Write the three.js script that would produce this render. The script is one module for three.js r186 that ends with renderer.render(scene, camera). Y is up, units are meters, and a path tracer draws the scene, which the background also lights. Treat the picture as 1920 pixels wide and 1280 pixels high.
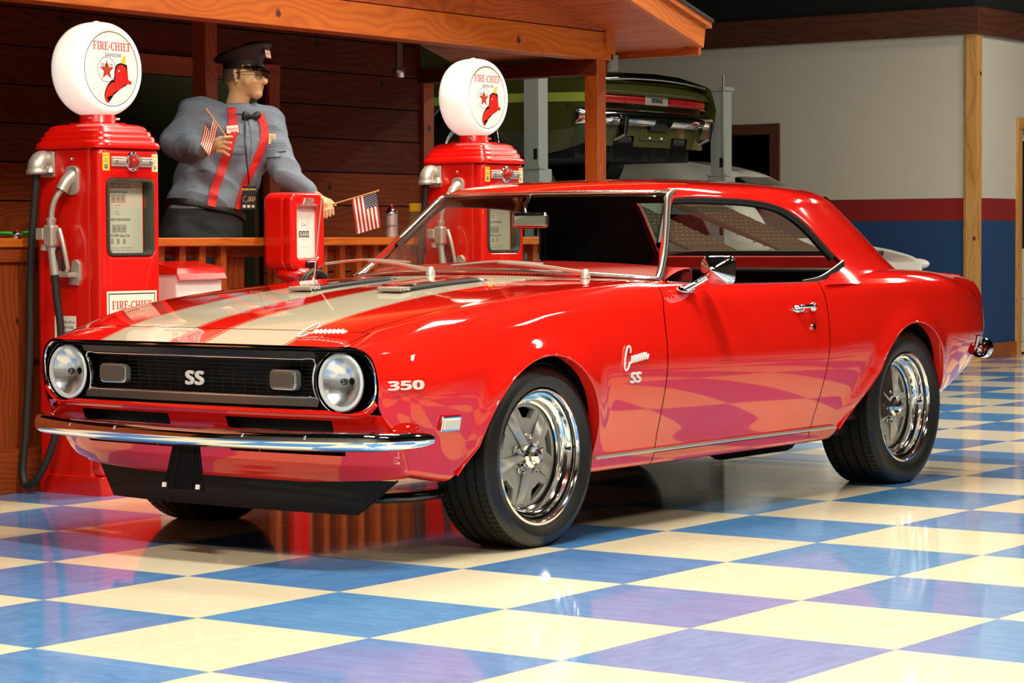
import * as THREE from 'three';
import { RoundedBoxGeometry } from 'three/addons/geometries/RoundedBoxGeometry.js';
import { mergeGeometries, mergeVertices, toCreasedNormals } from 'three/addons/utils/BufferGeometryUtils.js';
import { RectAreaLightUniformsLib } from 'three/addons/lights/RectAreaLightUniformsLib.js';
import { FontLoader } from 'three/addons/loaders/FontLoader.js';
import { TextGeometry } from 'three/addons/geometries/TextGeometry.js';

// ---------------------------------------------------------------- camera, light, exposure
const scene = new THREE.Scene();
const camera = new THREE.PerspectiveCamera(15.907, 1920 / 1280, 0.1, 200);
camera.position.set(-6.98162, 1.06907, 5.74119);
camera.setRotationFromMatrix(new THREE.Matrix4().makeBasis(
  new THREE.Vector3(0.58350988, -0.0042884, 0.81209471),
  new THREE.Vector3(0.03575912, 0.99915184, -0.02041761),
  new THREE.Vector3(-0.81131837, 0.04095367, 0.58316833)));
camera.updateMatrixWorld(true);
const renderer = new THREE.WebGLRenderer({ antialias: true });
renderer.toneMapping = THREE.LinearToneMapping;
renderer.toneMappingExposure = 1.0;
renderer.shadowMap.enabled = true;
RectAreaLightUniformsLib.init();
scene.background = new THREE.Color(0x000000);
// hanging workshop luminaires of the hall: [x, y, z, length along x, length along z, intensity]
const LAMPS = [
  [-3.6, 4.5, 1.4, 0.4, 1.5, 125], [-0.5, 4.5, 1.7, 0.4, 1.5, 138], [2.6, 4.5, -0.7, 0.4, 1.5, 115], [6.3, 4.5, -0.7, 0.4, 1.5, 100], [9.8, 4.5, 1.0, 0.4, 1.5, 110],
  [6.0, 4.5, 5.0, 0.4, 1.5, 55], [1.0, 4.5, 5.2, 0.4, 1.5, 48], [-4.2, 4.5, 5.4, 0.4, 1.5, 75], [12.2, 4.5, -0.8, 0.4, 1.5, 55],
];
const LAMP_COLOR = new THREE.Color().setRGB(1.0, 0.91, 0.74);

// ---------------------------------------------------------------- helpers
let seed = 12345;
function rnd() { seed = (seed * 1664525 + 1013904223) >>> 0; return seed / 4294967296; }
const V = (x, y, z) => new THREE.Vector3(x, y, z);
const lerp = (a, b, t) => a + (b - a) * t;
const clamp = (x, a = 0, b = 1) => Math.min(b, Math.max(a, x));
const sstep = (a, b, x) => { const t = clamp((x - a) / (b - a)); return t * t * (3 - 2 * t); };
const names = {};
function numbered(n) { const k = names[n] = (names[n] ?? -1) + 1; return k ? n + '_' + String(k).padStart(3, '0') : n; }
function thing(name, label, category, group, p = [0, 0, 0], turn = 0) {
  const o = new THREE.Group(); o.name = numbered(name); o.position.set(...p); o.rotation.y = turn;
  o.userData = { label, category }; if (group) o.userData.group = group;
  scene.add(o); return o;
}
function part(name, geo, m, parent, label) {
  const o = new THREE.Mesh(Array.isArray(geo) ? merge(geo) : geo, m); o.name = name; parent.add(o);
  if (label) o.userData.label = label; return o;
}
function single(name, geo, m, label, category, group) {
  const o = new THREE.Mesh(Array.isArray(geo) ? merge(geo) : geo, m); o.name = numbered(name);
  o.userData = { label, category }; if (group) o.userData.group = group; scene.add(o); return o;
}
function struct(name, geo, m, label) {
  const o = geo ? new THREE.Mesh(Array.isArray(geo) ? merge(geo) : geo, m) : new THREE.Group();
  o.name = name; o.userData = { kind: 'structure', label: label || name.replace(/_/g, ' ') , category: name.split('_')[0] }; scene.add(o); return o;
}
function merge(gs) {
  return mergeGeometries(gs.map(g => { let q = g.index ? g.toNonIndexed() : g; q = q.clone ? q : q;
    for (const a of Object.keys(q.attributes)) if (!['position', 'normal', 'uv'].includes(a)) q.deleteAttribute(a);
    if (!q.attributes.uv) q.setAttribute('uv', new THREE.BufferAttribute(new Float32Array(q.attributes.position.count * 2), 2));
    if (!q.attributes.normal) q.computeVertexNormals(); return q; }));
}
// box given by extents; uv in metres, u along the longest side, random offset so that grain differs
function bx(x0, x1, y0, y1, z0, z1, r = 0) {
  const w = x1 - x0, h = y1 - y0, d = z1 - z0;
  const g = r ? new RoundedBoxGeometry(w, h, d, 2, r) : new THREE.BoxGeometry(w, h, d);
  const p = g.attributes.position, n = g.attributes.normal, uv = g.attributes.uv, dims = [w, h, d], ou = rnd() * 7, ov = rnd() * 7;
  for (let i = 0; i < p.count; i++) {
    const N = [Math.abs(n.getX(i)), Math.abs(n.getY(i)), Math.abs(n.getZ(i))], k = N.indexOf(Math.max(...N));
    const ax = [0, 1, 2].filter(a => a !== k), P = [p.getX(i), p.getY(i), p.getZ(i)];
    if (dims[ax[0]] < dims[ax[1]]) ax.reverse();
    uv.setXY(i, P[ax[0]] + ou, P[ax[1]] + ov + k * 0.37);
  }
  g.translate((x0 + x1) / 2, (y0 + y1) / 2, (z0 + z1) / 2); return g;
}
const cbox = (cx, cy, cz, w, h, d, r = 0) => bx(cx - w / 2, cx + w / 2, cy - h / 2, cy + h / 2, cz - d / 2, cz + d / 2, r);
function tube(pts, r, seg = 40, rad = 10, closed = false, tension) {
  const c = new THREE.CatmullRomCurve3(pts.map(p => Array.isArray(p) ? V(...p) : p), closed, tension === undefined ? 'centripetal' : 'catmullrom', tension ?? 0.5);
  return new THREE.TubeGeometry(c, seg, r, rad, closed);
}
function rod(a, b, r, r2 = r, rad = 14) {
  const A = V(...a), B = V(...b), L = A.distanceTo(B), g = new THREE.CylinderGeometry(r2, r, L, rad);
  g.applyQuaternion(new THREE.Quaternion().setFromUnitVectors(V(0, 1, 0), B.clone().sub(A).normalize()));
  g.translate((A.x + B.x) / 2, (A.y + B.y) / 2, (A.z + B.z) / 2); return g;
}
const lathe = (pts, seg = 40) => new THREE.LatheGeometry(pts.map(p => new THREE.Vector2(p[0], p[1])), seg);
function extrude(shape, depth, bevel = 0, seg = 12, bs = 2) {
  return new THREE.ExtrudeGeometry(shape, { depth, bevelEnabled: bevel > 0, bevelThickness: bevel, bevelSize: bevel, bevelOffset: -bevel, bevelSegments: bs, curveSegments: seg });
}
function poly(pts) { const s = new THREE.Shape(); pts.forEach((p, i) => i ? s.lineTo(p[0], p[1]) : s.moveTo(p[0], p[1])); s.closePath(); return s; }
function rrect(x0, y0, x1, y1, r, path = false) {
  const s = path ? new THREE.Path() : new THREE.Shape();
  s.moveTo(x0 + r, y0); s.lineTo(x1 - r, y0); s.quadraticCurveTo(x1, y0, x1, y0 + r); s.lineTo(x1, y1 - r); s.quadraticCurveTo(x1, y1, x1 - r, y1);
  s.lineTo(x0 + r, y1); s.quadraticCurveTo(x0, y1, x0, y1 - r); s.lineTo(x0, y0 + r); s.quadraticCurveTo(x0, y0, x0 + r, y0); return s;
}
// smooth parametric grid; f(u, v) -> [x, y, z]
function grid(f, nu, nv, flip = false) {
  const P = [], UV = [], I = [];
  for (let j = 0; j <= nv; j++) for (let i = 0; i <= nu; i++) { P.push(...f(i / nu, j / nv)); UV.push(i / nu, j / nv); }
  for (let j = 0; j < nv; j++) for (let i = 0; i < nu; i++) {
    const a = j * (nu + 1) + i, b = a + 1, c = a + nu + 1, d = c + 1;
    flip ? I.push(a, c, b, b, c, d) : I.push(a, b, c, b, d, c);
  }
  const g = new THREE.BufferGeometry(); g.setAttribute('position', new THREE.Float32BufferAttribute(P, 3));
  g.setAttribute('uv', new THREE.Float32BufferAttribute(UV, 2)); g.setIndex(I); g.computeVertexNormals(); return g;
}
// keep only what lies where every fn(x, y, z) > 0; cuts triangles exactly along the boundary
function clip(geo, ...fns) {
  let src = geo.index ? geo.toNonIndexed() : geo;
  for (const fn of fns) {
    const p = src.attributes.position.array, n = src.attributes.normal.array, t = src.attributes.uv.array, P = [], N = [], T = [];
    for (let i = 0; i < p.length / 9; i++) {
      let vs = [0, 1, 2].map(k => { const a = i * 9 + k * 3, b = i * 6 + k * 2;
        return [p[a], p[a + 1], p[a + 2], n[a], n[a + 1], n[a + 2], t[b], t[b + 1]]; });
      const d = vs.map(v => fn(v[0], v[1], v[2]));
      if (d.every(x => x <= 0)) continue;
      if (!d.every(x => x > 0)) {
        const o = [];
        for (let k = 0; k < 3; k++) {
          const a = vs[k], b = vs[(k + 1) % 3], da = d[k], db = d[(k + 1) % 3];
          if (da > 0) o.push(a);
          if ((da > 0) !== (db > 0)) { let lo = 0, hi = 1;   // bisect: fn need not be linear
            for (let s = 0; s < 12; s++) { const m = (lo + hi) / 2, q = fn(lerp(a[0], b[0], m), lerp(a[1], b[1], m), lerp(a[2], b[2], m)); ((q > 0) === (da > 0)) ? lo = m : hi = m; }
            const m = (lo + hi) / 2; o.push(a.map((x, c) => lerp(x, b[c], m))); }
        }
        vs = o;
      }
      for (let k = 1; k + 1 < vs.length; k++) for (const v of [vs[0], vs[k], vs[k + 1]]) { P.push(v[0], v[1], v[2]); N.push(v[3], v[4], v[5]); T.push(v[6], v[7]); }
    }
    src = new THREE.BufferGeometry();
    src.setAttribute('position', new THREE.Float32BufferAttribute(P, 3)); src.setAttribute('normal', new THREE.Float32BufferAttribute(N, 3)); src.setAttribute('uv', new THREE.Float32BufferAttribute(T, 2));
  }
  return src;
}
function offset(geo, d) { const g = geo.clone(), p = g.attributes.position, n = g.attributes.normal;
  for (let i = 0; i < p.count; i++) p.setXYZ(i, p.getX(i) + n.getX(i) * d, p.getY(i) + n.getY(i) * d, p.getZ(i) + n.getZ(i) * d); return g; }
// signed distance to a polygon (positive inside)
function sdPoly(pts, x, y) {
  let d = Infinity, ins = false;
  for (let i = 0, j = pts.length - 1; i < pts.length; j = i++) {
    const [xi, yi] = pts[i], [xj, yj] = pts[j], ex = xj - xi, ey = yj - yi, wx = x - xi, wy = y - yi, t = clamp((wx * ex + wy * ey) / (ex * ex + ey * ey));
    d = Math.min(d, Math.hypot(wx - ex * t, wy - ey * t));
    if ((yi > y) !== (yj > y) && x < ex * (y - yi) / ey + xi) ins = !ins;
  }
  return ins ? d : -d;
}
function pchip(xs, ys) { // monotone cubic
  const n = xs.length, h = [], dl = [], m = new Array(n).fill(0);
  for (let i = 0; i < n - 1; i++) { h[i] = xs[i + 1] - xs[i]; dl[i] = (ys[i + 1] - ys[i]) / h[i]; }
  m[0] = dl[0]; m[n - 1] = dl[n - 2];
  for (let i = 1; i < n - 1; i++) m[i] = dl[i - 1] * dl[i] <= 0 ? 0 : 3 * (h[i - 1] + h[i]) / ((2 * h[i] + h[i - 1]) / dl[i - 1] + (h[i] + 2 * h[i - 1]) / dl[i]);
  return x => { if (x <= xs[0]) return ys[0] + m[0] * (x - xs[0]) * 0; if (x >= xs[n - 1]) return ys[n - 1]; let i = 0; while (x > xs[i + 1]) i++;
    const t = (x - xs[i]) / h[i], t2 = t * t, t3 = t2 * t;
    return (2 * t3 - 3 * t2 + 1) * ys[i] + (t3 - 2 * t2 + t) * h[i] * m[i] + (-2 * t3 + 3 * t2) * ys[i + 1] + (t3 - t2) * h[i] * m[i + 1]; };
}
// value noise
const NT = new Float32Array(65536); for (let i = 0; i < 65536; i++) NT[i] = rnd();
function vnoise(x, y, px = 256, py = 256) { const xi = Math.floor(x), yi = Math.floor(y), fx = x - xi, fy = y - yi, u = fx * fx * (3 - 2 * fx), v = fy * fy * (3 - 2 * fy);
  const h = (a, b) => NT[(((a % px) + px) % px) + 256 * (((b % py) + py) % py)];
  return lerp(lerp(h(xi, yi), h(xi + 1, yi), u), lerp(h(xi, yi + 1), h(xi + 1, yi + 1), u), v); }
function dataTex(w, h, f, srgb = true) {
  const d = new Uint8Array(w * h * 4);
  for (let y = 0; y < h; y++) for (let x = 0; x < w; x++) { const c = f(x / w, y / h), i = (y * w + x) * 4; d[i] = clamp(c[0]) * 255; d[i + 1] = clamp(c[1]) * 255; d[i + 2] = clamp(c[2]) * 255; d[i + 3] = 255; }
  const t = new THREE.DataTexture(d, w, h); t.wrapS = t.wrapT = THREE.RepeatWrapping; t.magFilter = THREE.LinearFilter; t.minFilter = THREE.LinearMipmapLinearFilter; t.generateMipmaps = true;
  if (srgb) t.colorSpace = THREE.SRGBColorSpace; t.needsUpdate = true; return t;
}
function canvasTex(w, h, draw) { const c = document.createElement('canvas'); c.width = w; c.height = h; const g = c.getContext('2d'); draw(g, w, h);
  const t = new THREE.CanvasTexture(c); t.colorSpace = THREE.SRGBColorSpace; t.magFilter = THREE.LinearFilter; return t; }
const std = o => new THREE.MeshStandardMaterial(o), phy = o => new THREE.MeshPhysicalMaterial(o);
// wood: tileable 2 m x 0.6 m of grain, u along the grain
function woodTex(c0, c1, dark, s0, ring = 16) {
  return dataTex(512, 256, (u, v) => {
    const warp = vnoise(u * 6 + s0, v * 4, 6, 4) * 1.4 + vnoise(u * 14 + s0, v * 10, 14, 10) * 0.35;
    let r = (v * 6 + warp) * ring / 6; r = r - Math.floor(r); r = Math.pow(1 - Math.abs(r * 2 - 1), 2.2);
    const fine = vnoise(u * 40, v * 220, 40, 220), patch = vnoise(u * 4 + 3 + s0, v * 5, 4, 5);
    let k = 0.5 * r + 0.28 * fine + 0.32 * patch - 0.1;
    let c = [0, 1, 2].map(i => lerp(c0[i], c1[i], clamp(k)));
    for (const [ku, kv, kr] of [[0.17, 0.3, 0.022], [0.62, 0.72, 0.027], [0.86, 0.18, 0.018]]) {
      const d = Math.hypot((u - ku) * 3.4, v - kv) / kr / (0.8 + 0.5 * vnoise(u * 60, v * 60)); if (d < 2) { const q = clamp(1.6 - d); c = c.map((x, i) => lerp(x, dark[i], q)); }
    }
    return c;
  });
}
const woodMaps = {};
function wood(key, c0, c1, dark, rough = 0.5, ring) {
  const t = woodMaps[key] || (woodMaps[key] = woodTex(c0, c1, dark, key.length * 1.7, ring)); t.repeat.set(0.5, 1 / 0.6);
  return phy({ map: t, roughness: rough, bumpMap: t, bumpScale: 0.0006, clearcoat: 0.12, clearcoatRoughness: 0.4 });
}
const fonts = {};
for (const [k, f] of [['sans', 'droid_sans_bold'], ['serif', 'droid_serif_bold']]) fonts[k] = await new FontLoader().loadAsync('fonts/droid/' + f + '.typeface.json');
function text(s, size, depth, font = 'sans', bevel = 0) {
  const g = new TextGeometry(s, { font: fonts[font], size, depth, curveSegments: 4, bevelEnabled: bevel > 0, bevelSize: bevel, bevelThickness: bevel, bevelSegments: 1 });
  g.computeBoundingBox(); const b = g.boundingBox; g.translate(-(b.min.x + b.max.x) / 2, -(b.min.y + b.max.y) / 2, 0); return g;
}
// iso-surface of a distance field (naive surface nets): f < 0 inside
function isoSurface(f, min, max, cell) {
  const n = [0, 1, 2].map(i => Math.ceil((max[i] - min[i]) / cell) + 1), F = new Float32Array(n[0] * n[1] * n[2]);
  const id = (x, y, z) => x + n[0] * (y + n[1] * z);
  for (let z = 0; z < n[2]; z++) for (let y = 0; y < n[1]; y++) for (let x = 0; x < n[0]; x++) F[id(x, y, z)] = f(min[0] + x * cell, min[1] + y * cell, min[2] + z * cell);
  const vi = new Int32Array(F.length).fill(-1), P = [], I = [];
  for (let z = 0; z < n[2] - 1; z++) for (let y = 0; y < n[1] - 1; y++) for (let x = 0; x < n[0] - 1; x++) {
    let c = 0, s = [0, 0, 0]; const g = (a, b, d) => F[id(x + a, y + b, z + d)];
    let m = 0; for (let k = 0; k < 8; k++) if (g(k & 1, k >> 1 & 1, k >> 2) < 0) m |= 1 << k;
    if (m === 0 || m === 255) continue;
    for (let k = 0; k < 8; k++) for (let b = 0; b < 3; b++) if (!(k >> b & 1)) { const k2 = k | 1 << b; if ((m >> k & 1) !== (m >> k2 & 1)) {
      const a = g(k & 1, k >> 1 & 1, k >> 2), d = g(k2 & 1, k2 >> 1 & 1, k2 >> 2), t = a / (a - d);
      for (let q = 0; q < 3; q++) s[q] += (k >> q & 1) + (q === b ? t : 0); c++; } }
    vi[id(x, y, z)] = P.length / 3; P.push(min[0] + (x + s[0] / c) * cell, min[1] + (y + s[1] / c) * cell, min[2] + (z + s[2] / c) * cell);
  }
  for (let z = 1; z < n[2] - 1; z++) for (let y = 1; y < n[1] - 1; y++) for (let x = 1; x < n[0] - 1; x++) {
    const a = F[id(x, y, z)] < 0;
    const q = (b, o) => { if (a === b) return; const v = o.map(k => vi[id(x - k[0], y - k[1], z - k[2])]); if (v.some(k => k < 0)) return; a ? I.push(v[0], v[1], v[2], v[0], v[2], v[3]) : I.push(v[0], v[2], v[1], v[0], v[3], v[2]); };
    q(F[id(x + 1, y, z)] < 0, [[0, 0, 0], [0, 1, 0], [0, 1, 1], [0, 0, 1]]);
    q(F[id(x, y + 1, z)] < 0, [[0, 0, 0], [0, 0, 1], [1, 0, 1], [1, 0, 0]]);
    q(F[id(x, y, z + 1)] < 0, [[0, 0, 0], [1, 0, 0], [1, 1, 0], [0, 1, 0]]);
  }
  const g = new THREE.BufferGeometry(); g.setAttribute('position', new THREE.Float32BufferAttribute(P, 3)); g.setIndex(I);
  // normals from the field
  const N = []; const e = cell * 0.6;
  for (let i = 0; i < P.length; i += 3) { const x = P[i], y = P[i + 1], z = P[i + 2]; const v = V(f(x + e, y, z) - f(x - e, y, z), f(x, y + e, z) - f(x, y - e, z), f(x, y, z + e) - f(x, y, z - e)).normalize(); N.push(v.x, v.y, v.z); }
  g.setAttribute('normal', new THREE.Float32BufferAttribute(N, 3)); g.setAttribute('uv', new THREE.Float32BufferAttribute(new Float32Array(P.length / 3 * 2), 2)); return g;
}
const smin = (a, b, k) => { const h = Math.max(k - Math.abs(a - b), 0) / k; return Math.min(a, b) - h * h * k * 0.25; };
function capsule(x, y, z, a, b, ra, rb) { // tapered
  const ex = b[0] - a[0], ey = b[1] - a[1], ez = b[2] - a[2], wx = x - a[0], wy = y - a[1], wz = z - a[2];
  const t = clamp((wx * ex + wy * ey + wz * ez) / (ex * ex + ey * ey + ez * ez));
  return Math.hypot(wx - ex * t, wy - ey * t, wz - ez * t) - lerp(ra, rb, t);
}

// shared materials
const M = {
  chrome: phy({ color: 0xe9e9ea, metalness: 1, roughness: 0.06 }),
  steel: std({ color: 0xc9c6c0, metalness: 1, roughness: 0.28 }),
  castAlu: std({ color: 0xc6c1b6, metalness: 0.6, roughness: 0.4 }),
  bright: std({ color: 0xdedad0, metalness: 0.75, roughness: 0.28 }),
  black: std({ color: 0x0b0b0c, roughness: 0.55 }),
  rubber: std({ color: 0x0c0c0b, roughness: 0.48 }),
  glossBlack: phy({ color: 0x08080a, roughness: 0.25, clearcoat: 1, clearcoatRoughness: 0.06 }),
  glass: phy({ color: 0xf4f8f4, transmission: 1, thickness: 0, roughness: 0.0, ior: 1.5 }),
  pumpRed: phy({ color: new THREE.Color().setRGB(0.74, 0.006, 0.003), roughness: 0.3, clearcoat: 1, clearcoatRoughness: 0.07 }),
  white: std({ color: 0xf3f0e8, roughness: 0.4 }),
  brass: std({ color: 0xb98b3c, metalness: 1, roughness: 0.3 }),
};
// ---------------------------------------------------------------- hall: floor, walls, ceiling, lamps
{
  const S = 0.6286266, ox = -1.2513963, oz = -0.2916895;                 // checkerboard lattice
  const X0 = -10, X1 = 30, Z0 = -9.2, Z1 = 18;
  const base = struct('floor', bx(X0, X1, -0.2, -0.0035, Z0, Z1), std({ color: 0x6d6a60, roughness: 0.9 }), 'glossy blue and cream checkerboard tile floor');
  const marble = (c, d, s) => dataTex(256, 256, (u, v) => {
    const w = vnoise(u * 5 + s, v * 5, 5, 5), a = vnoise(u * 9 + w * 3, v * 34, 9, 34), b = vnoise(u * 60 + s, v * 60, 60, 60), q = vnoise(u * 22, v * 70 + s, 22, 70);
    const k = 0.5 * a + 0.25 * b + 0.35 * q - 0.1; return [0, 1, 2].map(i => lerp(c[i], d[i], clamp(k)));
  });
  const tm = (c, d, s) => phy({ map: marble(c, d, s), roughness: 0.42, clearcoat: 0.9, clearcoatRoughness: 0.07, ior: 1.5 });
  const cream = [tm([0.915, 0.87, 0.745], [0.97, 0.935, 0.84], 1), tm([0.90, 0.855, 0.72], [0.965, 0.925, 0.82], 4)];
  const blue = [tm([0.25, 0.49, 0.76], [0.40, 0.62, 0.86], 2), tm([0.26, 0.47, 0.74], [0.39, 0.60, 0.84], 7), tm([0.23, 0.50, 0.75], [0.37, 0.64, 0.87], 11)];
  const tg = [0, 1, 2, 3].map(k => { const g = new THREE.BoxGeometry(S - 0.0012, 0.0035, S - 0.0012); const uv = g.attributes.uv; for (let i = 0; i < uv.count; i++) { let a = uv.getX(i) * 0.8, b = uv.getY(i) * 0.8; if (k & 1) [a, b] = [b, a]; uv.setXY(i, a + k * 0.31, b + k * 0.17); } g.translate(0, -0.00175, 0); return g; });
  const all = [], cp = camera.position, q = V(0, 0, 0);
  for (let j = Math.ceil((X0 - ox) / S); (j + 1) * S + ox <= X1; j++) for (let i = Math.ceil((Z0 - oz) / S); (i + 1) * S + oz <= Z1; i++) {
    const x = ox + (j + 0.5) * S, z = oz + (i + 0.5) * S; q.set(x, 0, z).project(camera);
    const seen = Math.abs(q.x) < 1.12 && q.y < 0.5 && q.y > -1.25 && q.z < 1; all.push({ x, z, c: (i + j) % 2 === 0, d: Math.hypot(x - cp.x, z - cp.z), seen });
  }
  all.sort((a, b) => (b.seen - a.seen) || a.d - b.d);
  const rest = [[], []];
  all.forEach((t, n) => {
    const g = tg[Math.floor(rnd() * 4)], ms = t.c ? cream : blue, m = ms[Math.floor(rnd() * ms.length)];
    if (t.seen && n < 300) { const o = part(numbered('tile'), g, m, base); o.position.set(t.x, 0, t.z); }
    else rest[t.c ? 0 : 1].push(g.clone().translate(t.x, 0, t.z));
  });
  rest.forEach((r, k) => { const o = part(k ? 'far_blue_tiles' : 'far_cream_tiles', r, k ? blue[0] : cream[0], base); o.userData.kind = 'stuff'; });

  // walls: white above a red band above blue
  const plaster = dataTex(256, 256, (u, v) => { const n = 0.86 + 0.14 * vnoise(u * 120, v * 120, 120, 120); return [n, n, n]; }, false);
  const wm = (c) => std({ color: c, roughness: 0.85, bumpMap: plaster, bumpScale: 0.002 });
  const wWhite = wm(0xc2bdb0), wRed = wm(0x82100f), wBlue = wm(0x143a68), WX = 13.1, WZ = -3.62;
  const trimW = wood('knotty', [0.80, 0.60, 0.34], [0.64, 0.43, 0.20], [0.30, 0.16, 0.06], 0.55, 8);
  const trimD = wood('browntrim', [0.36, 0.20, 0.11], [0.24, 0.12, 0.06], [0.12, 0.05, 0.03], 0.6, 8);
  const wall = struct('wall_back', [bx(WX, WX + 0.2, 1.438, 2.9, -5.6, WZ), bx(WX, WX + 0.2, 2.16, 2.9, -7.1, -5.6), bx(WX, WX + 0.2, 0.0, 2.9, Z0, -7.1)], wWhite, 'off-white painted wall above the red band');
  part('red_band', bx(WX, WX + 0.2, 1.238, 1.438, -5.6, WZ), wRed, wall, 'dark red painted band'); part('blue_dado', bx(WX, WX + 0.2, 0, 1.238, -5.6, WZ), wBlue, wall, 'blue painted lower wall');
  const wall2 = struct('wall_side', [bx(WX + 0.2, 14.05, 1.438, 2.9, WZ - 0.2, WZ), bx(14.05, 15.1, 2.13, 2.9, WZ - 0.2, WZ), bx(15.1, X1, 0, 2.9, WZ - 0.2, WZ)], wWhite, 'off-white return wall beside the panelled door');
  part('red_band', bx(WX + 0.2, 14.05, 1.238, 1.438, WZ - 0.2, WZ), wRed, wall2); part('blue_dado', bx(WX + 0.2, 14.05, 0, 1.238, WZ - 0.2, WZ), wBlue, wall2);
  struct('trim_1', [bx(WX - 0.025, WX, 0, 2.89, WZ - 0.075, WZ + 0.025), bx(WX, WX + 0.1, 0, 2.89, WZ, WZ + 0.022), bx(WX - 0.012, WX, 0, 2.89, WZ - 0.1, WZ - 0.075)], trimW, 'knotty pine corner boards on the wall corner');
  struct('wall_upper', [bx(WX, WX + 0.2, 2.9, 5.2, Z0, WZ), bx(WX + 0.2, X1, 2.9, 5.2, WZ - 0.2, WZ)], std({ color: 0x0e0c0b, roughness: 0.9 }), 'upper wall coloured black for the dark void above the brown board');  // darkness of the void above the board is put into the black colour
  struct('trim_2', [bx(WX - 0.05, WX, 2.89, 3.13, Z0, WZ + 0.05), bx(WX, X1, 2.892, 3.13, WZ, WZ + 0.045)], trimD, 'dark brown board along the wall top');
  struct('baseboard_side', [bx(WX + 0.1, 13.98, 0, 0.13, WZ, WZ + 0.02), bx(WX - 0.02, WX, 0, 0.13, -5.592, WZ - 0.1)], wood('cedarbase', [0.66, 0.36, 0.16], [0.5, 0.24, 0.1], [0.25, 0.1, 0.04], 0.5), 'wooden baseboard below the blue wall');
  struct('trim_3', [bx(WX - 0.03, WX, 2.06, 2.16, -7.2, -5.592), bx(WX - 0.03, WX, 0, 2.06, -5.69, -5.592), bx(WX - 0.03, WX, 0, 2.06, -7.2, -7.1)], trimD, 'brown frame around the dark doorway');
  struct('trim_4', [bx(13.98, 14.06, 0, 2.08, WZ, WZ + 0.03), bx(13.98, 15.2, 2.08, 2.18, WZ, WZ + 0.035)], trimW, 'pine casing around the white door');
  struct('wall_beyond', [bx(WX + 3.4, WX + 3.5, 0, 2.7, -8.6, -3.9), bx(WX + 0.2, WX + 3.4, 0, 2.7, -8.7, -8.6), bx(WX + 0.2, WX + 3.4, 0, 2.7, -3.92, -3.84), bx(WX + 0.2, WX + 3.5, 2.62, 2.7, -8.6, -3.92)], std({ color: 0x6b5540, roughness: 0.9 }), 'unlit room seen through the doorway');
  const d1 = struct('door_1', bx(14.06, 15.1, 0.02, 0.98, WZ - 0.09, WZ - 0.05), std({ color: 0xd9d5cb, roughness: 0.5 }), 'white panelled door with a glazed upper half');
  part('door_frame', [bx(14.06, 14.16, 0.98, 2.08, WZ - 0.09, WZ - 0.05), bx(14.06, 15.1, 1.98, 2.08, WZ - 0.09, WZ - 0.05)], d1.material, d1);
  part('pane', bx(14.16, 15.0, 0.98, 1.98, WZ - 0.075, WZ - 0.07), phy({ color: 0x26292c, roughness: 0.05, clearcoat: 1 }), d1, 'dark window pane');
  part('panel', bx(14.16, 14.98, 0.12, 0.42, WZ - 0.05, WZ - 0.04, 0.004), d1.material, d1); part('panel', bx(14.16, 14.98, 0.52, 0.88, WZ - 0.05, WZ - 0.04, 0.004), d1.material, d1);
  const dim = std({ color: 0x7d7568, roughness: 0.9 });
  struct('wall_front', bx(X0 - 0.2, X0, 0, 5.2, -7.4, Z1), wm(0xcbc6bb), 'pale plain wall behind the photographer'); struct('wall_front_wood', bx(X0 - 0.2, X0, 0, 5.2, Z0, -7.4), std({ color: 0x7a4420, roughness: 0.8 }), 'brown wooden end of the front wall'); struct('wall_right', bx(X0, X1, 0, 5.2, Z1, Z1 + 0.2), dim, 'plain wall of the hall');
  struct('wall_left', bx(X0, X1, 0, 5.2, Z0 - 0.2, Z0), std({ color: 0x3a2415, roughness: 0.9 }), 'dark brown wall behind the porch'); struct('wall_end', bx(X1, X1 + 0.2, 0, 5.2, Z0, Z1), dim, 'far end wall of the hall');
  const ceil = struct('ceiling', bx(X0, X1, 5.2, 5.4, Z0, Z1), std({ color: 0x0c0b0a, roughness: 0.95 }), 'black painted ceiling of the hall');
  // luminaires
  for (const [x, y, z, lx, lz, I] of LAMPS) {
    const t = thing('ceiling_lamp', 'long hanging workshop light under the black ceiling', 'lamp', 'workshop lights', [x, y, z]);
    part('housing', [cbox(0, 0.04, 0, lx + 0.04, 0.06, lz + 0.04), cbox(0, 0.38, 0.5, 0.012, 0.65, 0.012), cbox(0, 0.38, -0.5, 0.012, 0.65, 0.012)], M.white, t);
    part('diffuser', cbox(0, 0.004, 0, lx, 0.012, lz), new THREE.MeshStandardMaterial({ color: 0xffffff, emissive: LAMP_COLOR, emissiveIntensity: 6 }), t);
    const L = new THREE.RectAreaLight(LAMP_COLOR, I, lx, lz); L.position.set(x, y - 0.012, z); L.lookAt(x, y - 2, z); L.castShadow = true; scene.add(L);
  }
}
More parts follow.
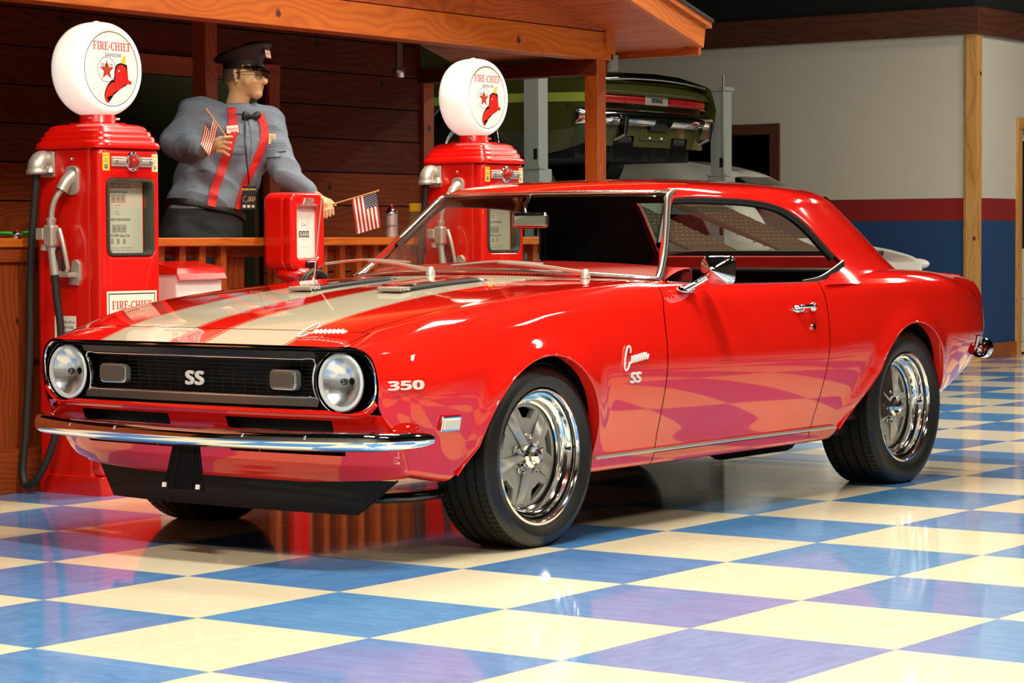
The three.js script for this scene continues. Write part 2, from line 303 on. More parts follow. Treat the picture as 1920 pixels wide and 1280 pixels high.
// ---------------------------------------------------------------- the red coupe; built in its own frame: x rearwards from the front axle, y up, z to its left side
const RED = new THREE.Color().setRGB(0.78, 0.012, 0.006);
const paint = phy({ color: RED, roughness: 0.06, specularIntensity: 0.45, clearcoat: 1, clearcoatRoughness: 0.012, ior: 1.5 });
const stripeM = phy({ color: 0xc3bca4, metalness: 0.25, roughness: 0.4, clearcoat: 1, clearcoatRoughness: 0.03 });
const car = thing('muscle_car', 'shiny red two-door muscle car with twin grey hood stripes parked on the checkered floor', 'car', null, [0, 0, 0], -0.01237);
const carP = (n, g, m, l) => part(n, g, m, car, l);
const mirrorZ = g => { const q = g.clone(); q.scale(1, 1, -1); const ix = q.index;
  if (ix) { const a = ix.array; for (let i = 0; i < a.length; i += 3) { const t = a[i]; a[i] = a[i + 1]; a[i + 1] = t; } }
  else for (const n of Object.keys(q.attributes)) { const at = q.attributes[n], s = at.itemSize; for (let i = 0; i < at.count; i += 3) for (let k = 0; k < s; k++) { const t = at.array[i * s + k]; at.array[i * s + k] = at.array[(i + 1) * s + k]; at.array[(i + 1) * s + k] = t; } }
  return q; };
// --- body loft: stations along x, ten curves from the sill to the centre line; entries [y, z] or [x, y, z]
const BX = [-0.84, -0.70, -0.42, 0, 0.38, 0.78, 1.35, 1.90, 2.30, 2.75, 3.15, 3.45, 3.60, 3.70];
const BC = [
  [[-0.60, .285, .74], [-0.53, .272, .755], [.255, .77], [.24, .775], [.235, .775], [.235, .775], [.235, .775], [.235, .775], [.24, .775], [.26, .765], [.345, .74], [.435, .70], [.475, .67], [3.60, .50, .64]],
  [[-0.645, .305, .785], [-0.56, .29, .80], [.27, .812], [.25, .822], [.236, .825], [.236, .825], [.236, .825], [.236, .825], [.24, .824], [.27, .82], [.36, .80], [.445, .765], [.49, .738], [3.655, .515, .71]],
  [[-0.725, .42, .805], [-0.62, .415, .836], [.40, .855], [.40, .869], [.37, .864], [.36, .860], [.36, .860], [.36, .864], [.38, .873], [.42, .883], [.46, .859], [.515, .815], [.55, .782], [3.685, .57, .75]],
  [[-0.797, .525, .782], [.57, .853], [.58, .889], [.60, .910], [.60, .909], [.60, .906], [.60, .905], [.60, .908], [.62, .914], [.65, .918], [.63, .898], [.62, .852], [.625, .812], [3.70, .635, .77]],
  [[-0.81, .615, .788], [.665, .843], [.70, .880], [.735, .899], [.745, .899], [.745, .897], [.745, .896], [.745, .899], [.76, .906], [.79, .905], [.765, .887], [.735, .845], [.725, .806], [3.71, .72, .765]],
  [[-0.818, .69, .768], [.728, .802], [.786, .842], [.832, .862], [.851, .867], [.858, .873], [.853, .874], [.850, .877], [.866, .880], [.884, .868], [.868, .852], [.828, .815], [.812, .78], [3.72, .81, .745]],
  [[-0.83, .7235, .72], [.757, .715], [.821, .766], [.869, .788], [.893, .802], [.908, .822], [.899, .848], [.895, .850], [.918, .828], [.932, .785], [.922, .762], [.895, .738], [.887, .715], [3.735, .875, .69]],
  [[-0.847, .7265, .62], [.770, .63], [.827, .682], [.877, .705], [.903, .718], [.92, .735], [.905, .82], [.90, .825], [.93, .77], [.94, .66], [.931, .62], [.913, .59], [.907, .575], [3.755, .898, .56]],
  [[-0.868, .729, .34], [.782, .34], [.834, .355], [.886, .362], [.914, .366], [.934, .37], [.94, .4], [.94, .4], [.94, .38], [.948, .33], [.945, .31], [.930, .30], [.924, .29], [3.772, .912, .28]],
  [[-0.880, .730, 0], [.786, 0], [.837, 0], [.890, 0], [.919, 0], [.941, 0], [.95, 0], [.95, 0], [.95, 0], [.95, 0], [.95, 0], [.935, 0], [.928, 0], [3.778, .915, 0]],
];
const bodyC = BC.map(c => { const P = c.map((p, j) => p.length === 3 ? p : [BX[j], p[0], p[1]]); const u = BX.map((x, j) => j);
  return [0, 1, 2].map(a => pchip(u, P.map(p => p[a]))); });
const BU = BX.length - 1;
const uOfX = pchip(BX, BX.map((_, j) => j));
// wheel openings: positive inside the opening
const archF = (x, y) => { const e = 1 - Math.hypot((x + 0.03) / 0.350, (y - 0.32) / 0.356); let d = e * 0.35; if (y < 0.40) { const xf = -0.375 + 0.018 - (0.40 - y) * 0.82, xr = 0.314; d = Math.max(d, Math.min(x - xf, xr - x)); } return d; };
const archR = (x, y) => { const e = 1 - Math.hypot((x - 2.70) / 0.328, (y - 0.40) / 0.312); let d = e * 0.3; if (y < 0.52) { const xf = 2.40 - (0.52 - y) * 1.08, xr = 3.0 + (0.52 - y) * 0.55; d = Math.max(d, Math.min((x - xf) * 0.68, xr - x)); } return d; };
const bodyPoint = (s, w) => { // s: station coordinate, w in 0..9 across
  const pts = bodyC.map(c => [c[0](s), c[1](s), c[2](s)]);
  const k = Math.min(8, Math.floor(w)), t = w - k, g = (i) => i < 0 ? pts[0].map((v, a) => 2 * v - pts[1][a]) : i > 9 ? [pts[8][0], pts[8][1], -pts[8][2]] : pts[i];
  const p0 = g(k - 1), p1 = g(k), p2 = g(k + 1), p3 = g(k + 2);
  const D = (a, b) => Math.max(1e-4, Math.sqrt(Math.hypot(a[0] - b[0], a[1] - b[1], a[2] - b[2])));
  const t0 = 0, t1 = D(p0, p1), t2 = t1 + D(p1, p2), t3 = t2 + D(p2, p3), q = lerp(t1, t2, t);
  const L = (a, b, ta, tb) => a.map((v, i) => (v * (tb - q) + b[i] * (q - ta)) / (tb - ta));
  const A1 = L(p0, p1, t0, t1), A2 = L(p1, p2, t1, t2), A3 = L(p2, p3, t2, t3), B1 = L(A1, A2, t0, t2), B2 = L(A2, A3, t1, t3), C = L(B1, B2, t1, t2);
  // rolled lip around the wheel openings
  if (w < 5.5) { const fl = d => 0.016 * Math.exp(-Math.pow(Math.max(0, -d) / 0.05, 2)); const f = Math.max(fl(archF(C[0], C[1])), fl(archR(C[0], C[1]))) * sstep(0.30, 0.42, C[1]); C[2] += f; }
  // hood: raised centre with two soft creases running back to the cowl
  return C;
};
const bodyL = grid((u, v) => bodyPoint(u * BU, v * 9), 300, 126, false);
const bodySide = (x, y) => { // outermost z of the body at x, y (left side)
  const s = uOfX(clamp(x, -0.8, 3.69)); let best = 0; for (let w = 0; w <= 6.001; w += 0.05) { const p = bodyPoint(s, w), d = Math.abs(p[1] - y); if (d < 0.012 && p[2] > best) best = p[2]; } return best; };
const bodyTop = (x, z) => { const s = uOfX(x); let b = 0, bd = 9; for (let w = 5; w <= 9; w += 0.02) { const p = bodyPoint(s, w), d = Math.abs(p[2] - Math.abs(z)); if (d < bd) { bd = d; b = p[1]; } } return b; };
// --- panel boundaries
const hoodEdgeZ = pchip([-0.9, -0.7, -0.42, 0, 0.38, 0.74, 0.9], [0.60, 0.628, 0.678, 0.702, 0.715, 0.727, 0.73]);
const deckEdgeZ = pchip([2.9, 3.2, 3.5, 3.8], [0.60, 0.60, 0.57, 0.54]);
const cabin = [[0.80, 0], [0.80, -0.5], [0.86, -0.735], [0.95, -0.80], [1.35, -0.834], [1.9, -0.836], [2.15, -0.825], [2.33, -0.79], [2.7, -0.70], [3.03, -0.62], [3.09, -0.4], [3.10, 0]];
const cabinPoly = cabin.concat(cabin.slice(1, -1).reverse().map(p => [p[0], -p[1]]));
const inCabin = (x, z) => sdPoly(cabinPoly, x, z);
const hoodFront = z => -0.70 - 0.045 * (1 - (z / 0.65) ** 2);
const inHood = (x, z) => Math.min(hoodEdgeZ(x) - Math.abs(z), x - hoodFront(z), 0.70 + 0.05 * (z / 0.7) ** 2 - x);
const inCowl = (x, z) => Math.min(hoodEdgeZ(x) - Math.abs(z), x - (0.70 + 0.05 * (z / 0.7) ** 2), 1.2 - x);
const inHeader = (x, z) => Math.min(0.66 - Math.abs(z), hoodFront(z) - x);
const inDeck = (x, z) => Math.min(deckEdgeZ(x) - Math.abs(z), x - 3.12, 3.735 - x);
const top = y => y - 0.70, G = 0.0028;
const doorF = (y) => 0.735 + 0.04 * sstep(0.80, 0.92, y), doorR = y => 1.905 + 0.065 * Math.sin(clamp((y - 0.3) / 0.6) * Math.PI * 0.62);
const isTop = (x, y, z, sd) => sd;
const upper = (x, y, z) => (x < 0.9 ? y - 0.70 : y - 0.86);          // only the upward-looking sheet
const baseKeep = [(x, y, z) => -archF(x, y) + (y > 0.7 ? 9 : 0), (x, y, z) => -archR(x, y) + (y > 0.72 ? 9 : 0), (x, y, z) => y > 0.86 ? -inCabin(x, z) : 1];
const shellL = clip(bodyL, ...baseKeep);
const sides = [['', 1], ['', -1]];
const clipL = {
  hood: clip(shellL, upper, (x, y, z) => inHood(x, z) - G),
  cowl: clip(shellL, upper, (x, y, z) => inCowl(x, z) - G),
  header: clip(shellL, (x, y, z) => y - 0.69, (x, y, z) => inHeader(x, z) - G),
  deck: clip(shellL, upper, (x, y, z) => inDeck(x, z) - G),
};
const notTop = (x, y, z) => { const a = y > 0.70 && x < 0.95 ? Math.max(inHood(x, z), inCowl(x, z), inHeader(x, z)) : -1, b = y > 0.86 && x > 2.5 ? inDeck(x, z) : -1; return -Math.max(a, b) - G; };
clipL.fender = clip(shellL, notTop, (x, y) => doorF(y) - G - x);
clipL.door = clip(shellL, (x, y) => x - doorF(y) - G, (x, y) => doorR(y) - G - x, (x, y) => y - 0.283);
clipL.sill = clip(shellL, (x, y) => x - doorF(0.3) - G, (x, y) => doorR(0.3) - G - x, (x, y) => 0.278 - y);
clipL.quarter = clip(shellL, notTop, (x, y) => x - doorR(y) - G);
for (const s of [1, -1]) {
  const m = g => s > 0 ? g : mirrorZ(g);
  carP('front_fender', m(clipL.fender), paint); carP('door', m(clipL.door), paint); carP('rocker_panel', m(clipL.sill), paint); carP('quarter_panel', m(clipL.quarter), paint);
}
const both = g => [g, mirrorZ(g)];
// twin stripes: outer edge |z| s1, inner edge s0, with a hair line of red and a pinstripe outside
const s0 = 0.085, s1 = pchip([-0.9, 0.8, 2.9, 3.8], [0.425, 0.40, 0.40, 0.40]);
const band = (a, b) => [(x, y, z) => Math.abs(z) - a(x), (x, y, z) => b(x) - Math.abs(z)];
function striped(name, g, label) {
  const o = carP(name, both(clip(g, (x, y, z) => 1)).map(q => q), paint, label);
  o.geometry.dispose();
  const red = [clip(g, ...band(x => -1, x => s0 - 0.016)), clip(g, ...band(x => s0 - 0.011, x => s0)), clip(g, ...band(s1, x => s1(x) + 0.007)), clip(g, ...band(x => s1(x) + 0.012, x => 2))];
  o.geometry = merge(red.flatMap(both));
  part('racing_stripe', clip(g, ...band(x => s0, s1)), stripeM, o, 'grey racing stripe'); part('racing_stripe', mirrorZ(clip(g, ...band(x => s0, s1))), stripeM, o, 'grey racing stripe');
  const pin = [clip(g, ...band(x => s0 - 0.016, x => s0 - 0.011)), clip(g, ...band(x => s1(x) + 0.007, x => s1(x) + 0.012))];
  for (const q of pin.flatMap(both)) part('pinstripe', q, stripeM, o);
  return o;
}
const hood = striped('hood', clipL.hood), header = striped('header_panel', clipL.header), decklid = striped('trunk_lid', clipL.deck), cowl = carP('cowl_panel', both(clipL.cowl), paint);
// added black shell that blocks light so that gaps read as gaps
const inner = offset(clip(bodyL, (x, y, z) => -archF(x, y) - 0.0 + (y > 0.7 ? 9 : 0), (x, y, z) => -archR(x, y) + (y > 0.72 ? 9 : 0), (x, y, z) => y > 0.80 ? -inCabin(x, z) : 1), -0.02);
carP('gap_shell', both(inner), M.black, 'added black shell behind the panel gaps');
// lip rings folded inwards round the wheel openings
function lipRing(fn, cx, cy, a0, a1) {
  const P = []; for (let i = 0; i <= 60; i++) { const a = lerp(a0, a1, i / 60); let lo = 0.1, hi = 0.9; for (let k = 0; k < 30; k++) { const m = (lo + hi) / 2; fn(cx + Math.cos(a) * m, cy + Math.sin(a) * m) > 0 ? lo = m : hi = m; } P.push([cx + Math.cos(a) * lo, cy + Math.sin(a) * lo]); }
  return P.filter(p => p[1] > 0.275);
}
const ringF = lipRing(archF, -0.03, 0.34, -0.3, Math.PI + 0.25), ringR = lipRing(archR, 2.70, 0.42, -0.35, Math.PI + 0.25);
for (const R of [ringF, ringR]) {
  const z = R.map(p => bodySide(p[0], p[1])); for (let i = 1; i < z.length - 1; i++) if (z[i] < 0.5) z[i] = z[i - 1]; if (z[0] < .5) z[0] = z[1];
  const zs = z.map((v, i) => (z[Math.max(0, i - 2)] + z[Math.max(0, i - 1)] + v + z[Math.min(z.length - 1, i + 1)] + z[Math.min(z.length - 1, i + 2)]) / 5);
  const f = (u, v) => { const q = u * (R.length - 1), i = Math.min(R.length - 2, Math.floor(q)), t = q - i, x = lerp(R[i][0], R[i + 1][0], t), y = lerp(R[i][1], R[i + 1][1], t); return [x, y, lerp(zs[i], zs[i + 1], t) - v * 0.05 + 0.001]; };
  const g = grid(f, 80, 2), edge = tube(R.map((p, i) => [p[0], p[1], zs[i] - 0.002]), 0.0045, 90, 6);
  const well = grid((u, v) => { const p = f(u, 0); const cx = R === ringF ? -0.03 : 2.7, cy = 0.36; const k = 1 + 0.06 * Math.min(1, v * 6); return [cx + (p[0] - cx) * k, cy + (p[1] - cy) * k, lerp(p[2] - 0.03, 0.5, v)]; }, 60, 6);
  for (const s of [1, -1]) { const m = q => s > 0 ? q : mirrorZ(q); carP('wheel_lip', [m(g), m(edge)], paint); carP('wheel_well', m(well), M.black, 'black wheel well'); }
}
// floor pan, firewall, under-body
carP('floor_pan', [cbox(1.45, 0.26, 0, 2.2, 0.05, 1.5), cbox(3.1, 0.36, 0, 0.7, 0.06, 1.2), cbox(0.1, 0.3, 0, 1.1, 0.1, 0.86), cbox(-0.52, 0.36, 0, 0.3, 0.1, 1.35)], M.black, 'black floor pan');
carP('exhaust_muffler', [rod([2.0, 0.2, 0.35], [2.55, 0.2, 0.35], 0.07), rod([0.9, 0.2, 0.35], [2.0, 0.2, 0.35], 0.03)], M.black);
// --- greenhouse: stacked plan outlines
const GY = [0.86, 0.905, 0.94, 1.0, 1.1, 1.2, 1.243, 1.272, 1.294, 1.312, 1.326, 1.334];
const GF = [0.70, 0.755, 0.795, 0.855, 0.955, 1.05, 1.094, 1.135, 1.20, 1.33, 1.56, 1.86];
const GR = [3.20, 3.13, 3.08, 3.005, 2.895, 2.785, 2.732, 2.675, 2.585, 2.45, 2.28, 2.06];
const GW = [0.90, 0.856, 0.823, 0.779, 0.718, 0.658, 0.632, 0.598, 0.542, 0.43, 0.27, 0.09];
const gk = GY.map((_, i) => i), gy = pchip(gk, GY), gf = pchip(gk, GF), gr = pchip(gk, GR), gw = pchip(gk, GW);
const ghPoint = (t, a) => { // t ring index, a 0..11 around half
  const xf = gf(t), xr = gr(t), w = gw(t), L = (xr - xf), k = Math.min(1, L / 1.3), wa = w * 0.925, wc = w * (t < 4 ? lerp(0.80, 0.84, t / 4) : 0.84);
  const P = [[xf, 0], [xf + 0.022 * k, 0.42 * wa], [xf + 0.075 * k, 0.78 * wa], [xf + 0.115 * k, 0.94 * wa], [xf + 0.19 * k, 1.0 * wa], [xf + 0.26 * L, w * 0.985], [xf + 0.5 * L, w], [xf + 0.68 * L, w * 0.985], [xr - 0.20 * k, lerp(w, wc, 0.72)], [xr - 0.075 * k, wc * 0.97], [xr - 0.028 * k, wc * 0.78], [xr, 0]];
  const g = i => i < 0 ? [P[1][0], -P[1][1]] : i > 11 ? [P[10][0], -P[10][1]] : P[i];
  const i = Math.min(10, Math.floor(a)), q = a - i, p0 = g(i - 1), p1 = g(i), p2 = g(i + 1), p3 = g(i + 2);
  const D = (m, n) => Math.max(1e-4, Math.sqrt(Math.hypot(m[0] - n[0], m[1] - n[1]))), t1 = D(p0, p1), t2 = t1 + D(p1, p2), t3 = t2 + D(p2, p3), s = lerp(t1, t2, q);
  const Lr = (m, n, ta, tb) => m.map((v, c) => (v * (tb - s) + n[c] * (s - ta)) / (tb - ta));
  const A1 = Lr(p0, p1, 0, t1), A2 = Lr(p1, p2, t1, t2), A3 = Lr(p2, p3, t2, t3), B1 = Lr(A1, A2, 0, t2), B2 = Lr(A2, A3, t1, t3), C = Lr(B1, B2, t1, t2);
  return [C[0], gy(t), C[1]];
};
const TM = GY.length - 1;
const gh0 = grid((u, v) => ghPoint(v * TM, u * 11), 154, 110, false);
const cap = (() => { const ring = []; for (let i = 0; i <= 154; i++) ring.push(ghPoint(TM, i / 154 * 11)); const f = (u, v) => { const p = ring[Math.round(u * 154)]; const c = [1.96, 1.3355, 0]; return [lerp(p[0], c[0], v), lerp(p[1], c[1], v), lerp(p[2], c[2], v)]; }; return grid(f, 154, 3, false); })();
const sideWin = [[0.862, 0.87], [1.268, 1.236], [1.30, 1.243], [1.5, 1.245], [1.78, 1.238], [1.92, 1.226], [2.04, 1.20], [2.15, 1.14], [2.23, 1.05], [2.292, 0.968], [2.2, 0.955], [2.05, 0.91], [1.92, 0.87]];
const wsZ = y => lerp(0.755, 0.572, (y - 0.915) / 0.335), blZ = y => lerp(0.585, 0.505, (y - 0.95) / 0.29);
const inWS = (x, y, z) => x > 1.6 ? -1 : Math.min(wsZ(y) - Math.abs(z), 1.262 - y);
const inBL = (x, y, z) => x < 2.2 ? -1 : Math.min(blZ(y) - Math.abs(z), 1.252 - y);
const inSide = (x, y, z) => Math.abs(z) < 0.45 ? -1 : sdPoly(sideWin, x, y);
const openings = [(x, y, z) => -inWS(x, y, z), (x, y, z) => -inBL(x, y, z), (x, y, z) => -inSide(x, y, z)];
const gh = merge([gh0, cap]); // keeps smooth normals of each
const roofL = clip(clip(gh0, (x, y) => y - 0.885), ...openings);
const roof = carP('roof', [...both(roofL), ...both(cap)], paint);
const liner = offset(clip(gh0, (x, y) => y - 0.93, (x, y, z) => -inWS(x, y, z) - 0.012, (x, y, z) => -inBL(x, y, z) - 0.012, (x, y, z) => -inSide(x, y, z) - 0.006), -0.022);
carP('headliner', [...both(liner), ...both(offset(cap, -0.022))], std({ color: 0x1c1210, roughness: 0.85 }), 'dark headliner');
const glassM = phy({ color: 0xe9f1ea, transmission: 1, thickness: 0, roughness: 0, ior: 1.5 });
carP('windshield', both(offset(clip(gh0, (x, y) => y - 0.90, (x, y, z) => inWS(x, y, z) + 0.01), -0.006)), glassM, 'clear windshield');
carP('rear_window', both(offset(clip(gh0, (x, y) => y - 0.91, (x, y, z) => inBL(x, y, z) + 0.01), -0.006)), glassM, 'clear rear window');
// trims on the greenhouse: points found on the surface
function onGH(y, pick) { // pick(x,z)->value with sign change along a, search a range
  return (a0, a1) => { let t = 0; { let lo = 0, hi = TM; for (let k = 0; k < 30; k++) { const m = (lo + hi) / 2; gy(m) < y ? lo = m : hi = m; } t = lo; }
    let lo = a0, hi = a1; const f = a => { const p = ghPoint(t, a); return pick(p); }; const s = f(lo) > 0; for (let k = 0; k < 30; k++) { const m = (lo + hi) / 2; (f(m) > 0) === s ? lo = m : hi = m; } return ghPoint(t, lo); };
}
const wsSide = [], blSide = []; for (let i = 0; i <= 16; i++) { const y = lerp(0.918, 1.262, i / 16); wsSide.push(onGH(y, p => p[2] - wsZ(y))(0, 5)); const y2 = lerp(0.95, 1.252, i / 16); blSide.push(onGH(y2, p => p[2] - blZ(y2))(11, 7)); }
const wsTop = [], blTop = []; { const e = onGH(1.262, p => p[2] - wsZ(1.262)); for (let i = 0; i <= 14; i++) { const z = wsZ(1.262) * i / 14; wsTop.push(onGH(1.262, p => p[2] - z - 1e-4)(0, 5)); const z2 = blZ(1.252) * i / 14; blTop.push(onGH(1.252, p => p[2] - z2 - 1e-4)(11, 7)); } }
const flatTrim = (pts, w, h) => { const c = new THREE.CatmullRomCurve3(pts.map(p => V(...p)), false, 'centripetal'); const sh = rrect(-h, -w, h, w, Math.min(w, h) * 0.6); return new THREE.ExtrudeGeometry(sh, { steps: 48, extrudePath: c, bevelEnabled: false, curveSegments: 3 }); };
const tubeB = (pts, r, n = 48, k = 8) => both(tube(pts, r, n, k));
const wsBase = []; for (let i = 0; i <= 14; i++) { const z = 0.757 * i / 14; const p = onGH(0.925, q => q[2] - z - 1e-4)(0, 5); wsBase.push([p[0] - 0.012, lerp(0.951, 0.921, (z / 0.757) ** 2), p[2]]); }
carP('windshield_molding', [...tubeB(wsSide, 0.015), ...tubeB(wsTop, 0.008), ...tubeB(wsBase, 0.012)], phy({ color: 0xe2ddd2, metalness: 1, roughness: 0.24 }), 'bright windshield molding');
carP('rear_window_molding', [...tubeB(blSide, 0.011), ...tubeB(blTop, 0.009)], M.chrome);
{ // side window surround: black weather strip and bright drip rail
  const pts = []; const zAt = (x, y) => { let t = 0, lo = 0, hi = TM; for (let k = 0; k < 30; k++) { const m = (lo + hi) / 2; gy(m) < y ? lo = m : hi = m; } t = lo; lo = 3; hi = 9; for (let k = 0; k < 30; k++) { const m = (lo + hi) / 2; ghPoint(t, m)[0] < x ? lo = m : hi = m; } return ghPoint(t, lo)[2]; };
  const outline = sideWin.slice(0, 10); const c = new THREE.CatmullRomCurve3(outline.map(p => V(p[0], p[1], 0)), false, 'centripetal');
  for (let i = 0; i <= 60; i++) { const p = c.getPoint(i / 60); pts.push([p.x, p.y, zAt(p.x, p.y)]); }
  const seal = pts.slice(3, -3).map(p => [p[0] - 0.012 * sstep(1.7, 2.2, p[0]), p[1] - 0.014, p[2] - 0.012]);
  for (const s of [1, -1]) { const m = g => s > 0 ? g : mirrorZ(g);
    carP('window_seal', m(tube(seal, 0.017, 90, 8)), M.rubber, 'black window seal'); carP('drip_rail', m(tube(pts.slice(0, -1), 0.006, 90, 6)), paint);
    carP('quarter_window_sill', m(flatTrim([[1.86, 0.892, 0.842], [2.0, 0.905, 0.84], [2.14, 0.938, 0.826], [2.27, 0.970, 0.803]], 0.014, 0.005)), M.steel, 'bright sill molding');
    carP('belt_molding', m(tube([[0.86, 0.913, 0.822], [1.3, 0.901, 0.842], [1.86, 0.897, 0.845]], 0.005, 40, 6)), M.chrome, 'bright belt molding'); }
}
// --- front end: grille cavity, lamps, bumper, valance, spoiler
{
  const gx = z => -0.862 + 0.055 * Math.pow(Math.abs(z) / 0.77, 2.2);         // plan of the surround
  const surround = rrect(-0.776, 0.508, 0.776, 0.7205, 0.088), hole = rrect(-0.758, 0.523, 0.758, 0.708, 0.08, true);
  const bend = (g, dx) => { const p = g.attributes.position; for (let i = 0; i < p.count; i++) { const z = p.getX(i), y = p.getY(i), t = p.getZ(i); p.setXYZ(i, gx(z) + dx - t + (y - 0.61) * -0.10, y, z); } g.computeVertexNormals(); return g; };
  const ringShape = (o0, o1, r0, ins) => { const s = rrect(...o0, r0); s.holes.push(rrect(...o1, Math.max(0.005, r0 - ins), true)); return s; };
  // subdivide so that it can bend: build as a sweep along the rounded rectangle
  const sweep = (z0, y0, z1, y1, r, prof, closed = true) => { // prof: list of [inset, depth] from outer to inner
    const pts = []; const arc = (cz, cy, a0) => { for (let i = 0; i <= 8; i++) { const a = a0 + i / 8 * Math.PI / 2; pts.push([cz + Math.cos(a) * r, cy + Math.sin(a) * r, Math.cos(a), Math.sin(a)]); } };
    const line = (a, b, n, nz, ny) => { for (let i = 1; i < n; i++) pts.push([lerp(a[0], b[0], i / n), lerp(a[1], b[1], i / n), nz, ny]); };
    arc(z1 - r, y1 - r, 0); line([z1 - r, y1], [z0 + r, y1], 40, 0, 1); arc(z0 + r, y1 - r, Math.PI / 2); line([z0, y1 - r], [z0, y0 + r], 4, -1, 0); arc(z0 + r, y0 + r, Math.PI); line([z0 + r, y0], [z1 - r, y0], 40, 0, -1); arc(z1 - r, y0 + r, 1.5 * Math.PI); line([z1, y0 + r], [z1, y1 - r], 4, 1, 0); pts.push(pts[0]);
    const g = grid((u, v) => { const i = Math.round(u * (pts.length - 1)), k = Math.round(v * (prof.length - 1)), p = pts[i], q = prof[k]; const z = p[0] - p[2] * q[0], y = p[1] - p[3] * q[0]; return [gx(z) + q[1] - (y - 0.61) * 0.10, y, z]; }, pts.length - 1, prof.length - 1);
    return toCreasedNormals(g, 0.5);
  };
  carP('grille_bezel', sweep(-0.776, 0.512, 0.776, 0.722, 0.085, [[-0.001, 0.03], [-0.001, -0.001], [0.003, -0.003], [0.008, 0.003], [0.010, 0.010]]), M.chrome, 'bright bezel around grille and headlights');
  carP('grille_bucket', sweep(-0.768, 0.52, 0.768, 0.714, 0.077, [[0, 0.004], [0.006, 0.02], [0.014, 0.06]]), M.glossBlack, 'black grille bucket');
  // satin bars above and below the mesh
  const barM = phy({ color: 0x8f8d86, metalness: 0.85, roughness: 0.28 });
  const bar = (y0, y1, d0, d1) => grid((u, v) => { const z = lerp(-0.545, 0.545, u), y = lerp(y0, y1, v); return [gx(z) + lerp(d0, d1, v) - (y - 0.61) * 0.1, y, z]; }, 40, 2);
  carP('grille_bar', [bar(0.527, 0.553, -0.002, 0.012), bar(0.553, 0.556, 0.012, 0.03)], barM, 'satin lower grille bar'); carP('grille_bar', [bar(0.687, 0.709, 0.012, 0.0), bar(0.683, 0.687, 0.028, 0.012)], std({ color: 0x1b1b1c, metalness: 0.6, roughness: 0.3 }), 'dark upper grille bar');
  // inner bright outline of the mesh: concave ends hugging the lamps
  const outline = []; const RH = 0.118; for (let i = 0; i <= 20; i++) outline.push([lerp(-0.53, 0.53, i / 20), 0.684]);
  for (let i = 1; i < 12; i++) { const a = lerp(0.62, -0.62, i / 12); outline.push([0.64 - Math.cos(a) * RH, 0.608 + Math.sin(a) * RH]); }
  for (let i = 0; i <= 20; i++) outline.push([lerp(0.53, -0.53, i / 20), 0.556]);
  for (let i = 1; i < 12; i++) { const a = lerp(-0.62, 0.62, i / 12); outline.push([-0.64 + Math.cos(a) * RH, 0.608 + Math.sin(a) * RH]); }
  const pos = (z, y, d) => [gx(z) + d - (y - 0.61) * 0.1, y, z];
  carP('grille_outline', tube(outline.map(([z, y]) => pos(z, y, 0.014)), 0.0042, 220, 6, true), M.chrome, 'thin bright outline of the mesh');
  const back = grid((u, v) => pos(lerp(-0.76, 0.76, u), lerp(0.53, 0.705, v), 0.075), 40, 4);
  carP('grille_backing', back, M.black);
  const bars = []; for (let k = 0; k < 9; k++) { const y = lerp(0.568, 0.675, k / 8); bars.push(tube([-0.56, -0.4, -0.2, 0, 0.2, 0.4, 0.56].map(z => pos(z, y, 0.05)), 0.0026, 30, 5)); }
  for (let k = -11; k <= 11; k++) { const z = k * 0.05; bars.push(rod(pos(z, 0.557, 0.052), pos(z, 0.684, 0.052), 0.0022, 0.0022, 5)); }
  const mesh = carP('grille_mesh', bars, std({ color: 0x0a0a0b, roughness: 0.5 }), 'black grille mesh'); mesh.userData.kind = 'stuff';
  // lamps
  const lensM = phy({ color: 0xf2f4f6, transmission: 1, thickness: 0, roughness: 0.02, ior: 1.45 });
  const refl = phy({ color: 0xf4f4f4, metalness: 1, roughness: 0.22 });
  for (const s of [1, -1]) {
    const h = carP('headlight', (() => { const g = lathe([[0.108, 0.075], [0.112, 0.012], [0.107, -0.006], [0.101, -0.01], [0.097, 0.0]], 48); g.rotateZ(Math.PI / 2); g.scale(-1, 1, 1); return mergeVertices(g); })(), std({ color: 0xd8d7d2, metalness: 0.9, roughness: 0.22 }), 'round headlight with faceted reflector');
    h.position.set(gx(0.64) + 0.008, 0.611, 0.64 * s);
    const rf = (() => { const P = []; const n = 24; const g = grid((u, v) => { const a = u * Math.PI * 2, r = 0.012 + v * 0.083, f = 1 + 0.02 * Math.sin(u * n * Math.PI * 2); return [0.052 - 0.05 * (r / 0.095) ** 2 + 0.0025 * Math.round(Math.cos(a) * v * 3.2) / 3 * v, Math.sin(a) * r, Math.cos(a) * r]; }, 96, 10); return g; })();
    part('reflector', toCreasedNormals(rf, 0.1), refl, h);
    part('bulb_cap', (() => { const g = new THREE.SphereGeometry(0.012, 20, 12); g.scale(1.2, 1, 1); g.translate(0.012, 0, 0); return g; })(), std({ color: 0x77777a, metalness: 1, roughness: 0.1 }), h);
    part('halo_ring', (() => { const g = new THREE.TorusGeometry(0.089, 0.0085, 10, 60); g.rotateY(Math.PI / 2); g.translate(-0.002, 0, 0); return g; })(), phy({ color: 0xe8ecef, roughness: 0.25, clearcoat: 1 }), h, 'pale halo ring');
    part('lens', grid((u, v) => { const a = u * Math.PI * 2, r = v * 0.1; return [-0.006 - 0.018 * (1 - (r / 0.1) ** 2), Math.sin(a) * r, Math.cos(a) * r]; }, 48, 8), lensM, h);
    carP('headlight_trim', tube(Array.from({ length: 33 }, (_, i) => { const a = i / 32 * Math.PI * 2; return pos(s * (0.64) + Math.cos(a) * 0.119, 0.611 + Math.sin(a) * 0.0965 * 1.02, 0.022); }), 0.005, 80, 6, true), M.glossBlack);
